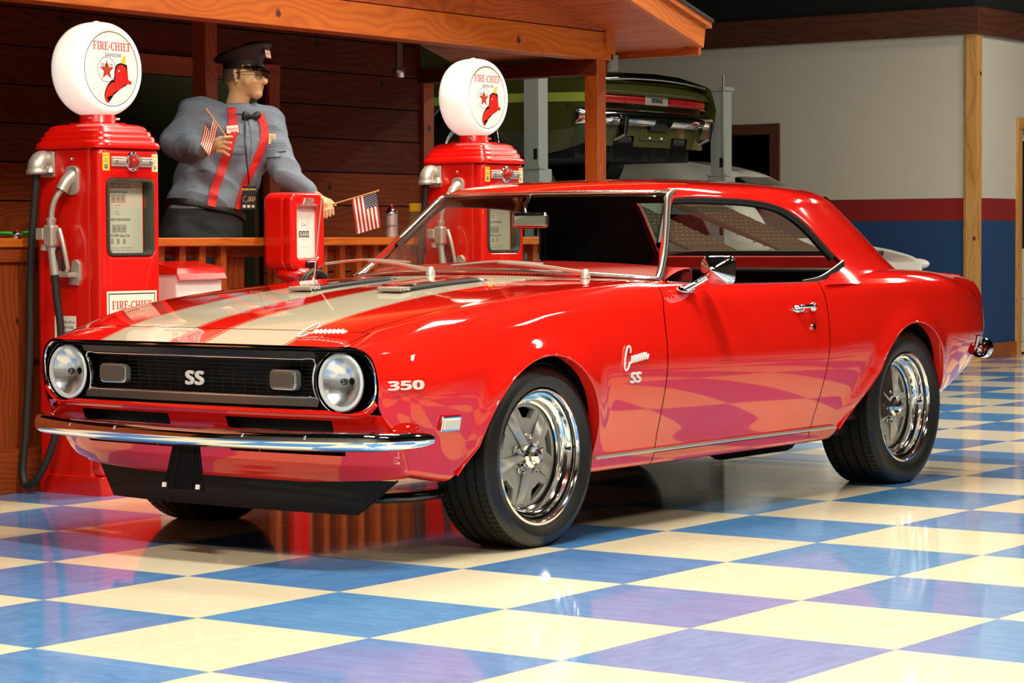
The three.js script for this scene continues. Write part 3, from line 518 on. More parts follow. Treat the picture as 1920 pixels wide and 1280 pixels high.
    const pk = carP('parking_lamp', (() => { const g = extrude(rrect(-0.062, -0.034, 0.062, 0.034, 0.022), 0.02, 0.005, 8); g.rotateY(-Math.PI / 2); return g; })(), phy({ color: 0xc9c9c4, metalness: 0.8, roughness: 0.2 }), 'rectangular clear parking lamp');
    pk.position.set(gx(0.40) + 0.035, 0.612, 0.40 * s); pk.rotation.y = -s * 0.06;
    part('lens', (() => { const g = extrude(rrect(-0.055, -0.027, 0.055, 0.027, 0.018), 0.008, 0.004, 8); g.rotateY(-Math.PI / 2); g.translate(-0.021, 0, 0); return g; })(), phy({ color: 0x55524c, roughness: 0.15, clearcoat: 1 }), pk);
    const ribs = []; for (let k = -4; k <= 4; k++) ribs.push(cbox(-0.031, 0, k * 0.011, 0.003, 0.046, 0.003)); part('lens_ribs', ribs, phy({ color: 0xaaa79e, roughness: 0.2 }), pk);
  }
  const ssG = text('SS', 0.046, 0.006, 'sans', 0.0012); ssG.scale(1.35, 1, 1); ssG.rotateY(-Math.PI / 2); ssG.translate(gx(0) + 0.025, 0.608, -0.0);
  carP('grille_badge', ssG, phy({ color: 0xf5f3ee, metalness: 0.3, roughness: 0.25 }), 'white SS letters');
  // lower body-coloured strip and valance
  const vx = (z, y) => { const a = Math.abs(z), t = clamp((y - 0.30) / 0.2); return lerp(-0.765, -0.842, t) + 0.05 * Math.pow(a / 0.75, 2.4) + 0.10 * Math.pow(clamp((a - 0.6) / 0.19), 3); };
  const strip = grid((u, v) => { const z = lerp(-0.775, 0.775, u), y = lerp(0.492, 0.516, v), a = Math.abs(z); return [gx(z) - 0.004 + 0.012 * Math.abs(v - 0.6) * 2 , y + 0.05 * Math.pow(clamp((a - 0.70) / 0.08), 2), z]; }, 60, 6);
  carP('lower_grille_panel', strip, paint);
  const edge = y => { let best = null, bd = 9; for (let w = 0; w <= 4; w += 0.02) { const p = bodyPoint(0, w), d = Math.abs(p[1] - y); if (d < bd) { bd = d; best = p; } } return best; };
  const val = grid((u, v) => { const s = u * 2 - 1, a0 = Math.abs(s), sg = Math.sign(s) || 1, yb = lerp(0.262, 0.287, clamp((a0 - 0.5) / 0.5)), y = lerp(yb, 0.505, v), e = edge(y); const k = Math.pow(clamp((a0 - 0.72) / 0.28), 1.6), z0 = a0 * 0.80; const x0 = lerp(-0.765, -0.842, clamp((y - 0.30) / 0.2)) + 0.05 * Math.pow(z0 / 0.75, 2.4) + 0.05 * Math.pow(clamp((0.34 - y) / 0.08), 2);
    return [lerp(x0, e[0] + 0.004, k), y, sg * lerp(z0, e[2] - 0.001, k)]; }, 120, 40);
  const slot = (x, y, z) => { const a = Math.abs(z); return Math.min(0.335 - Math.abs(a - 0.36) - 0.09, 0.0155 - Math.abs(y - 0.377)); };
  const slotU = (x, y, z) => { const a = Math.abs(z); return Math.min(0.225 - Math.abs(a - 0.36), 0.02 - Math.abs(y - 0.462)); };
  carP('front_valance', clip(val, (x, y, z) => -slot(x, y, z), (x, y, z) => -slotU(x, y, z)), paint);
  carP('valance_backing', offset(val, -0.05), M.black);
  for (const s of [1, -1]) carP('turn_bracket', [cbox(vx(0.3, .377) + 0.02, 0.372, s * 0.24, 0.02, 0.03, 0.006)], M.chrome);
  // chrome bumper: closed profile swept round the front
  const bpts = []; for (let i = 0; i <= 60; i++) { const a = lerp(-1, 1, i / 60), z = Math.sign(a) * (1 - Math.pow(1 - Math.abs(a), 1.15)) * 0.886; const q = Math.abs(z); bpts.push([-0.905 + 0.085 * Math.pow(q / 0.78, 2.4) + 0.14 * Math.pow(clamp((q - 0.745) / 0.141), 1.9), z]); }
  const prof = []; for (let i = 0; i <= 20; i++) { const a = i / 20 * Math.PI * 2; prof.push([Math.cos(a), Math.sin(a)]); }
  const bump = grid((u, v) => { const i = u * 60, k = Math.min(59, Math.floor(i)), t = i - k, x = lerp(bpts[k][0], bpts[k + 1][0], t), z = lerp(bpts[k][1], bpts[k + 1][1], t); const e = 1 - Math.pow(Math.abs(u * 2 - 1), 22), p = prof[Math.round(v * 20)];
    const dx = bpts[Math.min(60, k + 1)][0] - bpts[Math.max(0, k - 1)][0], dz = bpts[Math.min(60, k + 1)][1] - bpts[Math.max(0, k - 1)][1], l = Math.hypot(dx, dz), nx = -dz / l, nz = dx / l;
    const hy = 0.0335 * (0.45 + 0.55 * e), hx = 0.036 * (0.35 + 0.65 * e), cy = p[1] > 0 ? Math.pow(p[1], 0.8) : -Math.pow(-p[1], 0.8); const fold = p[0] > 0 ? Math.pow(p[0], 0.75) : -Math.pow(-p[0], 0.9);
    return [x + nx * fold * hx, 0.414 + cy * hy + 0.010 * Math.abs(u * 2 - 1) ** 2, z + nz * fold * hx]; }, 160, 20);
  carP('front_bumper', bump, M.chrome, 'chrome front bumper bar');
  [-0.55, 0.55, 0.3, -0.3].forEach(z => carP('bumper_bolt', (() => { const g = new THREE.SphereGeometry(0.008, 10, 8); g.translate(-0.905 + 0.085 * Math.pow(Math.abs(z) / 0.78, 2.4) - 0.030, 0.43, z); return g; })(), M.chrome));
  // licence plate bracket, black
  const pb = (y, w) => [[-0.875 - (0.42 - y) * -0.30, y, -w], [-0.875 - (0.42 - y) * -0.30, y, w]];
  const brk = poly([[-0.062, 0], [0.055, 0], [0.105, -0.165], [-0.085, -0.165]]); const bg = extrude(brk, 0.006, 0.001); bg.rotateY(-Math.PI / 2); bg.rotateZ(-0.18); bg.translate(-0.897, 0.392, 0.02);
  const br = carP('plate_bracket', bg, phy({ color: 0x11151c, roughness: 0.35, metalness: 0.5 }), 'black licence plate bracket');
  part('bracket_ribs', [0.03, -0.03].map(z => { const g = cbox(-0.006, -0.085, z, 0.010, 0.16, 0.012, 0.003); g.rotateX(z > 0 ? -0.10 : 0.10); g.rotateZ(-0.18); g.translate(-0.897, 0.392, 0.02); return g; }), br.material, br);
  [0.078, -0.078].forEach(z => part('nylon_nut', (() => { const g = cbox(-0.008, -0.150, z, 0.008, 0.016, 0.016); g.rotateZ(-0.18); g.translate(-0.897, 0.392, 0.02); return g; })(), M.white, br, 'white nylon nut'));
  // chin spoiler: trapezoid blade leaning forward
const sp = grid((u, v) => { const s = u * 2 - 1, w = lerp(0.70, 0.575, v), z = s * w, a = Math.abs(s); return [lerp(-0.69, -0.705, v) + lerp(0.08, 0.045, v) * Math.pow(a, 2.5), lerp(0.272, 0.155, v), z]; }, 60, 6);
  carP('chin_spoiler', [sp, offset(sp, -0.006)], std({ color: 0x0d0d0d, roughness: 0.5 }), 'black chin spoiler');
  for (const s of [1, -1]) carP('spoiler_stay', rod([-0.58, 0.27, 0.68 * s], [-0.62, 0.165, 0.56 * s], 0.004), M.black);
  // anti-roll bar below the nose with white lettering
  const sb = carP('sway_bar', [tube([[-0.46, 0.19, -0.66], [-0.52, 0.185, -0.55], [-0.53, 0.19, 0], [-0.53, 0.195, 0.48], [-0.48, 0.20, 0.61], [-0.10, 0.207, 0.675]], 0.017, 60, 12), rod([-0.12, 0.17, 0.67], [-0.12, 0.36, 0.67], 0.02)], M.glossBlack, 'black sway bar with white lettering');
  const ht = text('HOTCHKIS', 0.016, 0.001); ht.scale(1.3, 1, 1); ht.rotateY(-0.165); ht.translate(-0.355, 0.206, 0.651); part('lettering', ht, M.white, sb, 'white lettering');
}
// --- badges, mirror, handles, wipers
{
  const badgeM = phy({ color: 0xf6f3ee, metalness: 0.3, roughness: 0.2 });
  const onSide = (g, x, y, tilt = 0) => { const z = bodySide(x, y), dz = (bodySide(x + 0.05, y) - bodySide(x - 0.05, y)) / 0.1, dy = (bodySide(x, y + 0.03) - bodySide(x, y - 0.03)) / 0.06;
    const n = V(-dz, -dy, 1).normalize(), X = V(1, 0, dz).normalize(), Y = n.clone().cross(X).normalize(); g.rotateZ(tilt); g.applyMatrix4(new THREE.Matrix4().makeBasis(X, Y, n)); g.translate(x, y, z + 0.001); return g; };
  const t350 = text('350', 0.034, 0.004, 'sans', 0.0006); t350.scale(1.75, 0.85, 1);
  carP('displacement_badge', onSide(t350, -0.735, 0.603), badgeM, 'white 350 numerals on the fender');
  const tss = text('SS', 0.040, 0.005, 'sans', 0.001); tss.scale(1.25, 0.95, 1); carP('fender_badge', onSide(tss, 0.515, 0.572), badgeM, 'chrome SS letters');
  // script emblem drawn as one pen stroke
  const pen = [[-0.048, 0.030], [-0.046, 0.052], [-0.058, 0.064], [-0.074, 0.050], [-0.088, 0.012], [-0.096, -0.026], [-0.088, -0.046], [-0.070, -0.038], [-0.054, -0.012]];
  for (let k = 0; k < 15; k++) pen.push([-0.046 + k * 0.0092, (k % 2 ? 0.014 : -0.016) + k * 0.0006]); pen.push([0.094, 0.012]);
  const script = () => tube(pen.map(p => [p[0], p[1], 0.004]), 0.0042, 300, 7);
  carP('script_badge', onSide(script().scale(0.85, 0.80, 1), 0.515, 0.640, 0.05), badgeM, 'chrome script emblem');
  const sg = script(); sg.scale(1.0, 0.75, 1); sg.rotateY(-Math.PI / 2); sg.rotateZ(-1.05); sg.translate(-0.765, bodyTop(-0.765, 0.5) + 0.012, 0.52); carP('script_badge', sg, badgeM, 'chrome script emblem on the header panel');
  // side marker
  const mk = carP('side_marker', onSide(extrude(rrect(-0.047, -0.026, 0.047, 0.026, 0.004), 0.006, 0.003), -0.535, 0.468), M.chrome, 'clear side marker lamp');
  part('lens', onSide(extrude(rrect(-0.038, -0.018, 0.038, 0.018, 0.003), 0.012, 0.003), -0.535, 0.468), phy({ color: 0xe9e3c8, roughness: 0.2, clearcoat: 1 }), mk);
  // rear marker frame
  const rm = carP('rear_side_marker', (() => { const s = rrect(-0.04, -0.026, 0.04, 0.026, 0.004); s.holes.push(rrect(-0.028, -0.015, 0.028, 0.015, 0.003, true)); return onSide(extrude(s, 0.006, 0.002), 3.50, 0.60); })(), M.chrome, 'chrome framed red marker lamp');
  part('lens', onSide(extrude(rrect(-0.028, -0.015, 0.028, 0.015, 0.003), 0.004, 0.001), 3.50, 0.60), phy({ color: 0x8c0c0c, roughness: 0.15, clearcoat: 1 }), rm);
  // rocker molding
  for (const s of [1, -1]) { const pts = []; for (let i = 0; i <= 20; i++) { const x = lerp(0.325, 2.10, i / 20); pts.push([x, 0.289, (bodySide(x, 0.289) + 0.004) * s]); } carP('rocker_molding', flatTrim(pts, 0.010, 0.006), M.bright, 'bright rocker molding'); }
  // mirror: pyramid-backed head on an arm
  for (const s of [1]) {
    const m = carP('door_mirror', (() => { const pr = []; const f = [[0, 0.002], [0.02, 0.014], [0.045, 0.045], [0.064, 0.066], [0.074, 0.072], [0.080, 0.071]]; // depth, half size
      const sq = (a) => { const c = Math.cos(a), q = Math.sin(a), n = 4.2; return [Math.sign(c) * Math.pow(Math.abs(c), 2 / n), Math.sign(q) * Math.pow(Math.abs(q), 2 / n)]; };
      return grid((u, v) => { const k = v * (f.length - 1), i = Math.min(f.length - 2, Math.floor(k)), t = k - i, d = lerp(f[i][0], f[i + 1][0], t), r = lerp(f[i][1], f[i + 1][1], t), p = sq(u * Math.PI * 2 + Math.PI / 4); return [d - 0.04, p[1] * r * 0.78, p[0] * r]; }, 64, 20); })(), M.chrome, 'chrome door mirror');
    m.position.set(0.985, 0.957, 0.955); m.rotation.y = 0.12;
    part('mirror_glass', (() => { const g = extrude(rrect(-0.068, -0.052, 0.068, 0.052, 0.02), 0.002); g.rotateY(Math.PI / 2); g.translate(0.038, 0, 0); return g; })(), phy({ color: 0xffffff, metalness: 1, roughness: 0.02 }), m);
    carP('mirror_arm', [tube([[0.895, 0.884, 0.878], [0.93, 0.905, 0.905], [0.955, 0.930, 0.94]], 0.011, 20, 8), (() => { const g = new THREE.SphereGeometry(1, 20, 12); g.scale(0.062, 0.010, 0.022); g.rotateX(0.5); g.translate(0.915, 0.885, 0.873); return g; })()], M.chrome, 'chrome mirror arm');
  }
  // door handle and lock
  for (const s of [1, -1]) { const z = bodySide(1.775, 0.79);
    const h = carP('door_handle', [tube([[1.700, 0.797, z * s], [1.716, 0.800, (z + 0.022) * s], [1.76, 0.801, (z + 0.028) * s], [1.82, 0.803, (z + 0.024) * s], [1.84, 0.804, (z + 0.004) * s]], 0.0085, 40, 8), (() => { const g = new THREE.SphereGeometry(0.019, 16, 12); g.scale(1.1, 1, 0.8); g.translate(1.822, 0.797, (z + 0.016) * s); return g; })(), (() => { const g = new THREE.SphereGeometry(1, 16, 10); g.scale(0.05, 0.014, 0.006); g.translate(1.735, 0.79, z * s); return g; })()], M.chrome, 'chrome push-button door handle');
    carP('door_lock', (() => { const g = new THREE.CylinderGeometry(0.013, 0.014, 0.01, 20); g.rotateX(Math.PI / 2); g.translate(1.83, 0.717, (bodySide(1.83, 0.717) + 0.004) * s); return g; })(), M.chrome); }
  // wipers
  for (const [px, pz, ex, ey, ez] of [[0.70, 0.56, 0.835, 0.985, 0.06], [0.665, -0.16, 0.825, 0.992, -0.60]]) {
    const py = bodyTop(px, pz), mx = ex, w = carP('wiper', [tube([[px, py + 0.022, pz], [lerp(px, mx, 0.5) - 0.01, py + 0.045, lerp(pz, ez, 0.5)], [mx - 0.012, ey, ez]], 0.0075, 24, 6), tube([[mx - 0.015 + 0.01, ey - 0.012, ez - 0.24], [mx - 0.014, ey + 0.004, ez], [mx + 0.012, ey - 0.006, ez + 0.20]], 0.006, 24, 6)], M.bright, 'bright windshield wiper');
    part('pivot', [lathe([[0.0001, 0.036], [0.012, 0.034], [0.017, 0.018], [0.020, 0]], 16).translate(px, py, pz)], M.castAlu, w);
  }
  // rear bumper and tail
  const rb = []; for (let i = 0; i <= 40; i++) { const a = lerp(-1, 1, i / 40), z = Math.sign(a) * (1 - Math.pow(1 - Math.abs(a), 1.2)) * 0.83, q = Math.abs(z); rb.push([3.80 - 0.055 * (q / 0.75) ** 2.2 - 0.20 * Math.pow(clamp((q - 0.70) / 0.13), 2), 0.555, z]); }
  const rbc = tube(rb, 0.04, 120, 16); { const p = rbc.attributes.position; for (let i = 0; i < p.count; i++) p.setY(i, 0.555 + (p.getY(i) - 0.555) * 0.9); rbc.computeVertexNormals(); }
  carP('rear_bumper', [rbc, ...[1, -1].map(s => { const g = new THREE.SphereGeometry(0.042, 20, 14); g.scale(1.7, 1.15, 0.9); g.translate(3.64, 0.56, 0.80 * s); return g; })], M.chrome, 'chrome rear bumper');
  const tail = grid((u, v) => { const s = u * 2 - 1, pts = bodyC.map(c => [c[0](BU), c[1](BU), c[2](BU)]); const w = lerp(1, 8.9, v), p = bodyPoint(BU, w); return [p[0] + 0.0, p[1], p[2] * s]; }, 30, 40);
  carP('tail_panel', tail, paint);
  for (const s of [1, -1]) carP('tail_lamp', (() => { const g = extrude(rrect(-0.16, -0.05, 0.16, 0.05, 0.02), 0.02, 0.005); g.rotateY(Math.PI / 2); g.translate(3.72, 0.72, 0.52 * s); return g; })(), phy({ color: 0x7a0808, roughness: 0.1, clearcoat: 1 }));
  carP('rear_lip', tube(Array.from({ length: 21 }, (_, i) => { const z = lerp(-0.64, 0.64, i / 20), q = Math.abs(z); return [3.77 - 0.05 * (q / 0.64) ** 3, 0.908 - 0.02 * (q / 0.64) ** 3, z]; }), 0.012, 60, 8), paint);
}
// --- hood ornaments, antenna, rear-view mirror, interior
for (const s of [1, -1]) {
  const body = grid((u, v) => { const x = lerp(-0.055, 0.47, u), w = 0.055 + 0.01 * u, a = (v * 2 - 1), z = s * 0.215 + a * w; const e = Math.pow(1 - Math.pow(Math.abs(a), 6), 0.5) * Math.min(1, (1 - u) * 10, u * 14 + 0.25);
    return [x, bodyTop(x, z) + 0.002 + 0.014 * e, z]; }, 30, 16, true);
  const vent = carP('hood_vent', body, phy({ color: 0x17181a, metalness: 0.3, roughness: 0.3, clearcoat: 1 }), 'dark raised hood vent');
  const fins = []; for (let k = 0; k < 11; k++) { const z = s * 0.215 + lerp(-0.05, 0.05, k / 10); fins.push(cbox(-0.025, bodyTop(-0.025, z) + 0.014, z, 0.06, 0.010, 0.0045, 0.001)); }
  for (let k = 0; k < 3; k++) fins.push(cbox(-0.05 + k * 0.025, bodyTop(-0.05 + k * 0.025, s * 0.215) + 0.012, s * 0.215, 0.006, 0.012, 0.11));
  part('vent_fins', fins, M.bright, vent, 'chrome fins');
}
{
  const cv = []; for (let k = 0; k < 60; k++) { const z = lerp(-0.42, 0.42, k / 59); cv.push(cbox(0.765, bodyTop(0.765, z) + 0.001, z, 0.035, 0.002, 0.006)); }
  part('cowl_grille', cv, M.black, cowl).userData.kind = 'stuff';
  carP('antenna', [rod([0.63, 0.885, -0.742], [0.687, 1.25, -0.742], 0.0036, 0.003, 8), (() => { const g = new THREE.SphereGeometry(0.006, 8, 6); g.translate(0.687, 1.25, -0.742); return g; })(), lathe([[0.020, 0], [0.019, 0.012], [0.009, 0.02], [0.006, 0.045], [0.0001, 0.05]], 14).translate(0.63, 0.876, -0.742)], M.bright, 'thin chrome mast antenna');
  // rear-view mirror
  const rv = carP('rear_view_mirror', (() => { const g = new RoundedBoxGeometry(0.035, 0.065, 0.155, 3, 0.016); g.rotateY(0.32); g.translate(1.05, 1.152, 0.05); return g; })(), M.chrome, 'chrome rear-view mirror');
  part('stem', tube([[1.06, 1.16, 0.03], [1.07, 1.20, 0.01], [1.115, 1.255, 0.0]], 0.007, 16, 8), M.chrome, rv);
  // dashboard, wheel, seats, tray
  const cabRed = std({ color: 0xa5130c, roughness: 0.5 }), vinyl = phy({ color: 0x100b0b, roughness: 0.42, sheen: 0.3 }), maroon = std({ color: 0x2a0a0a, roughness: 0.55 });
  carP('dashboard', [grid((u, v) => { const z = lerp(-0.75, 0.75, u), a = v * Math.PI * 0.75; return [0.88 + 0.30 * v, 0.905 + 0.085 * Math.sin(clamp(v * 0.95 + 0.03) * Math.PI * 0.62) - 0.03 * (z / 0.75) ** 2, z]; }, 30, 16), bx(1.13, 1.2, 0.62, 0.965, -0.73, 0.73, 0.02)], cabRed, 'red dashboard');
  const sw = carP('steering_wheel', (() => { const g = new THREE.TorusGeometry(0.185, 0.013, 12, 48); g.rotateY(Math.PI / 2); g.rotateZ(0.42); g.translate(1.34, 0.78, 0.36); return g; })(), phy({ color: 0xb08a4a, roughness: 0.3, clearcoat: 1 }), 'wood-rimmed steering wheel');
  part('hub', [rod([1.34, 0.78, 0.36], [1.16, 0.70, 0.36], 0.03), ...[0, 2.1, 4.2].map(a => { const g = cbox(0, 0.09, 0, 0.006, 0.18, 0.03); g.rotateX(a); g.rotateZ(0.42); g.translate(1.34, 0.78, 0.36); return g; })], M.black, sw);
  for (const z of [0.36, -0.36]) {
    const st = carP('front_seat', [bx(1.50, 2.0, 0.36, 0.55, z - 0.26, z + 0.26, 0.07), (() => { const g = new RoundedBoxGeometry(0.15, 0.50, 0.50, 4, 0.06); g.rotateZ(-0.22); g.translate(2.05, 0.64, z); return g; })()], vinyl, 'black bucket seat');
  }
  carP('rear_seat', [bx(2.45, 2.85, 0.36, 0.6, -0.6, 0.6, 0.08), (() => { const g = new RoundedBoxGeometry(0.16, 0.44, 1.20, 4, 0.06); g.rotateZ(-0.3); g.translate(2.68, 0.725, 0); return g; })()], vinyl, 'black rear seat');
  carP('package_tray', [bx(2.80, 3.06, 0.90, 0.925, -0.60, 0.60), bx(2.94, 2.975, 0.925, 0.996, -0.62, 0.62, 0.008)], cabRed, 'red package tray'); carP('rear_window_seal', bx(2.965, 2.985, 0.996, 1.022, -0.62, 0.62, 0.006), M.black);
  for (const s of [1, -1]) carP('door_trim', [grid((u, v) => [lerp(0.80, 2.75, u), lerp(0.30, 0.895, v), s * lerp(0.80, u > 0.78 ? 0.74 : 0.815, v)], 20, 4), bx(0.86, 2.1, 0.873, 0.893, s > 0 ? 0.77 : -0.835, s > 0 ? 0.835 : -0.77, 0.008)], maroon, 'dark door trim');
  carP('firewall', bx(0.76, 0.80, 0.28, 0.90, -0.72, 0.72), M.black);
}
// --- wheels
function tyreGeo(R, rim, W) { // lathe around the axle, with tread ribs; axis along z
  const p = [], h = W / 2; const prof = [[rim - 0.012, -h * 0.80], [rim + 0.002, -h * 0.86], [rim + 0.02, -h * 0.97], [rim + (R - rim) * 0.5, -h * 1.04], [R - 0.03, -h * 0.99], [R - 0.012, -h * 0.92], [R - 0.004, -h * 0.80]];
  const gro = [-0.55, -0.2, 0.2, 0.55]; let t = []; for (const g of gro) { const z = g * h; t.push([R, z - 0.006], [R - 0.008, z - 0.004], [R - 0.008, z + 0.004], [R, z + 0.006]); }
  const full = [...prof, ...t, ...prof.slice().reverse().map(q => [q[0], -q[1]])];
  const g = lathe(full, 72); g.rotateX(Math.PI / 2); return toCreasedNormals(g, 0.7);
}
function treadBlocks(R, W) { // shoulder sipes as thin dark bars standing proud of the tread
  const gs = [], n = 84; for (let k = 0; k < n; k++) for (const s of [-1, 1]) { const g = bx(-0.0095, 0.0095, 0, 0.0025, 0, W * 0.14); g.translate(0, R - 0.0021, s > 0 ? W * 0.275 : -W * 0.415); g.rotateZ(k / n * Math.PI * 2); gs.push(g); } return gs;
}
const polished = phy({ color: 0xf0efec, metalness: 1, roughness: 0.09 }), wheelGrey = phy({ color: 0xb4b1a7, metalness: 0.4, roughness: 0.36 });
function makeWheel(name, R, W, rimR, lipZ, ang) {
  const w = new THREE.Group(); w.name = name; const h = W / 2;
  part('tire', [tyreGeo(R, rimR - 0.008, W)], M.rubber, w, 'black low-profile tyre'); part('tread', treadBlocks(R, W), M.rubber, w).userData.kind = 'stuff';
  const z0 = h * 0.90, dz = lipZ; // polished stepped lip
  const lp = [[rimR - 0.004, z0 - 0.02], [rimR + 0.001, z0 - 0.006], [rimR, z0], [rimR - 0.008, z0 + 0.001], [rimR - 0.014, z0 - 0.006], [rimR - 0.016, z0 - 0.018], [rimR - 0.027, z0 - 0.022], [rimR - 0.030, z0 - 0.03], [rimR - 0.032, z0 - dz * 0.55], [rimR - 0.044, z0 - dz * 0.62], [rimR - 0.048, z0 - dz * 0.70], [rimR - 0.051, z0 - dz], [rimR - 0.058, z0 - dz - 0.004]];
  const lip = lathe(lp, 96); lip.rotateX(Math.PI / 2); 
  const q = lip.clone(); q.scale(1, 1, 1); part('rim_lip', toCreasedNormals(q, 0.6), polished, w, 'polished stepped rim lip');
  const barrel = lathe([[rimR - 0.05, -h * 0.8], [rimR - 0.05, z0 - dz]], 60); barrel.rotateX(Math.PI / 2); part('barrel', barrel, std({ color: 0x3a3936, metalness: 0.7, roughness: 0.5 }), w);
  const rc = rimR - 0.053, zc = z0 - dz; // centre disc with five slots
  const sh = new THREE.Shape(); sh.absarc(0, 0, rc, 0, Math.PI * 2);
  for (let k = 0; k < 5; k++) { const a = ang + k * Math.PI * 0.4, hole = new THREE.Path(), r1 = rc * 0.90, r0 = rc * 0.70, da = 0.30; const pts = [];
    for (let i = 0; i <= 8; i++) { const t = a - da + 2 * da * i / 8; pts.push([Math.cos(t) * r1, Math.sin(t) * r1]); } for (let i = 0; i <= 8; i++) { const t = a + da * 0.62 - 2 * da * 0.62 * i / 8; pts.push([Math.cos(t) * r0, Math.sin(t) * r0]); }
    pts.forEach((p, i) => i ? hole.lineTo(p[0], p[1]) : hole.moveTo(p[0], p[1])); hole.closePath(); sh.holes.push(hole); }
  const disc = new THREE.ExtrudeGeometry(sh, { depth: 0.018, bevelEnabled: true, bevelThickness: 0.005, bevelSize: 0.005, bevelOffset: -0.005, bevelSegments: 3, curveSegments: 30 }); disc.translate(0, 0, zc - 0.024);
  { const p = disc.attributes.position; for (let i = 0; i < p.count; i++) { const r = Math.hypot(p.getX(i), p.getY(i)) / rc; p.setZ(i, p.getZ(i) - 0.012 * r * r); } }
  const spokes = []; for (let k = 0; k < 5; k++) { const a = ang + Math.PI / 5 + k * Math.PI * 0.4;
    const f = (u, v) => { const r = lerp(0.040, rc * 0.93, u), wd = lerp(0.013, 0.030, u), s = v * 2 - 1, hgt = 0.022 * Math.pow(1 - Math.abs(s), 0.9) * Math.pow(1 - u, 0.6) * 1.2; const x = r, y = s * wd; return [Math.cos(a) * x - Math.sin(a) * y, Math.sin(a) * x + Math.cos(a) * y, zc - 0.012 * u * u + hgt]; };
    spokes.push(toCreasedNormals(grid(f, 14, 8), 0.5)); }
  part('wheel_center', [disc, ...spokes], wheelGrey, w, 'grey five-slot wheel centre with ridged spokes');
  const cap = lathe([[0.0001, 0.052], [0.012, 0.051], [0.022, 0.044], [0.026, 0.034], [0.027, 0.026], [0.036, 0.02], [0.041, 0.008], [0.043, -0.006]], 12); cap.scale(1.22, 1.1, 1.22); cap.rotateX(Math.PI / 2); cap.translate(0, 0, zc + 0.004); part('hub_cap', toCreasedNormals(cap, 0.2), polished, w, 'polished bullet hub cap');
  for (let k = 0; k < 5; k++) { const a = ang + k * Math.PI * 0.4 + 0.1; const g = lathe([[0.0001, 0.02], [0.006, 0.019], [0.009, 0.012], [0.0105, 0.0], [0.013, -0.004]], 6); g.rotateX(Math.PI / 2); g.translate(Math.cos(a) * 0.066, Math.sin(a) * 0.066, zc + 0.003); part('lug_nut', toCreasedNormals(g, 0.2), M.chrome, w); }
  const vs = rod([Math.cos(0.05) * (rimR - 0.03), Math.sin(0.05) * (rimR - 0.03), zc + 0.02], [Math.cos(0.05) * (rimR - 0.05), Math.sin(0.05) * (rimR - 0.05), zc + 0.05], 0.004); part('valve_stem', vs, M.black, w);
  const brake = new THREE.CylinderGeometry(0.15, 0.15, 0.02, 40); brake.rotateX(Math.PI / 2); brake.translate(0, 0, zc - 0.075); part('brake_disc', brake, std({ color: 0x2b2927, metalness: 0.6, roughness: 0.5 }), w);
  return w;
}
for (const s of [1, -1]) for (const [x, R, W, ang, lipZ, nm] of [[0, 0.325, 0.245, 12, 0.062, 'front_wheel'], [2.746, 0.342, 0.275, 35, 0.075, 'rear_wheel']]) {
  const w = makeWheel(nm, R, W, 0.242, lipZ, ang * Math.PI / 180); car.add(w);
  w.position.set(x, R - 0.006, s * (0.865 - W / 2)); if (s < 0) w.rotation.y = Math.PI;
  const p = w.getObjectByName('tire').geometry.attributes.position; for (let i = 0; i < p.count; i++) if (p.getY(i) < -R + 0.006) p.setY(i, -R + 0.006);
}
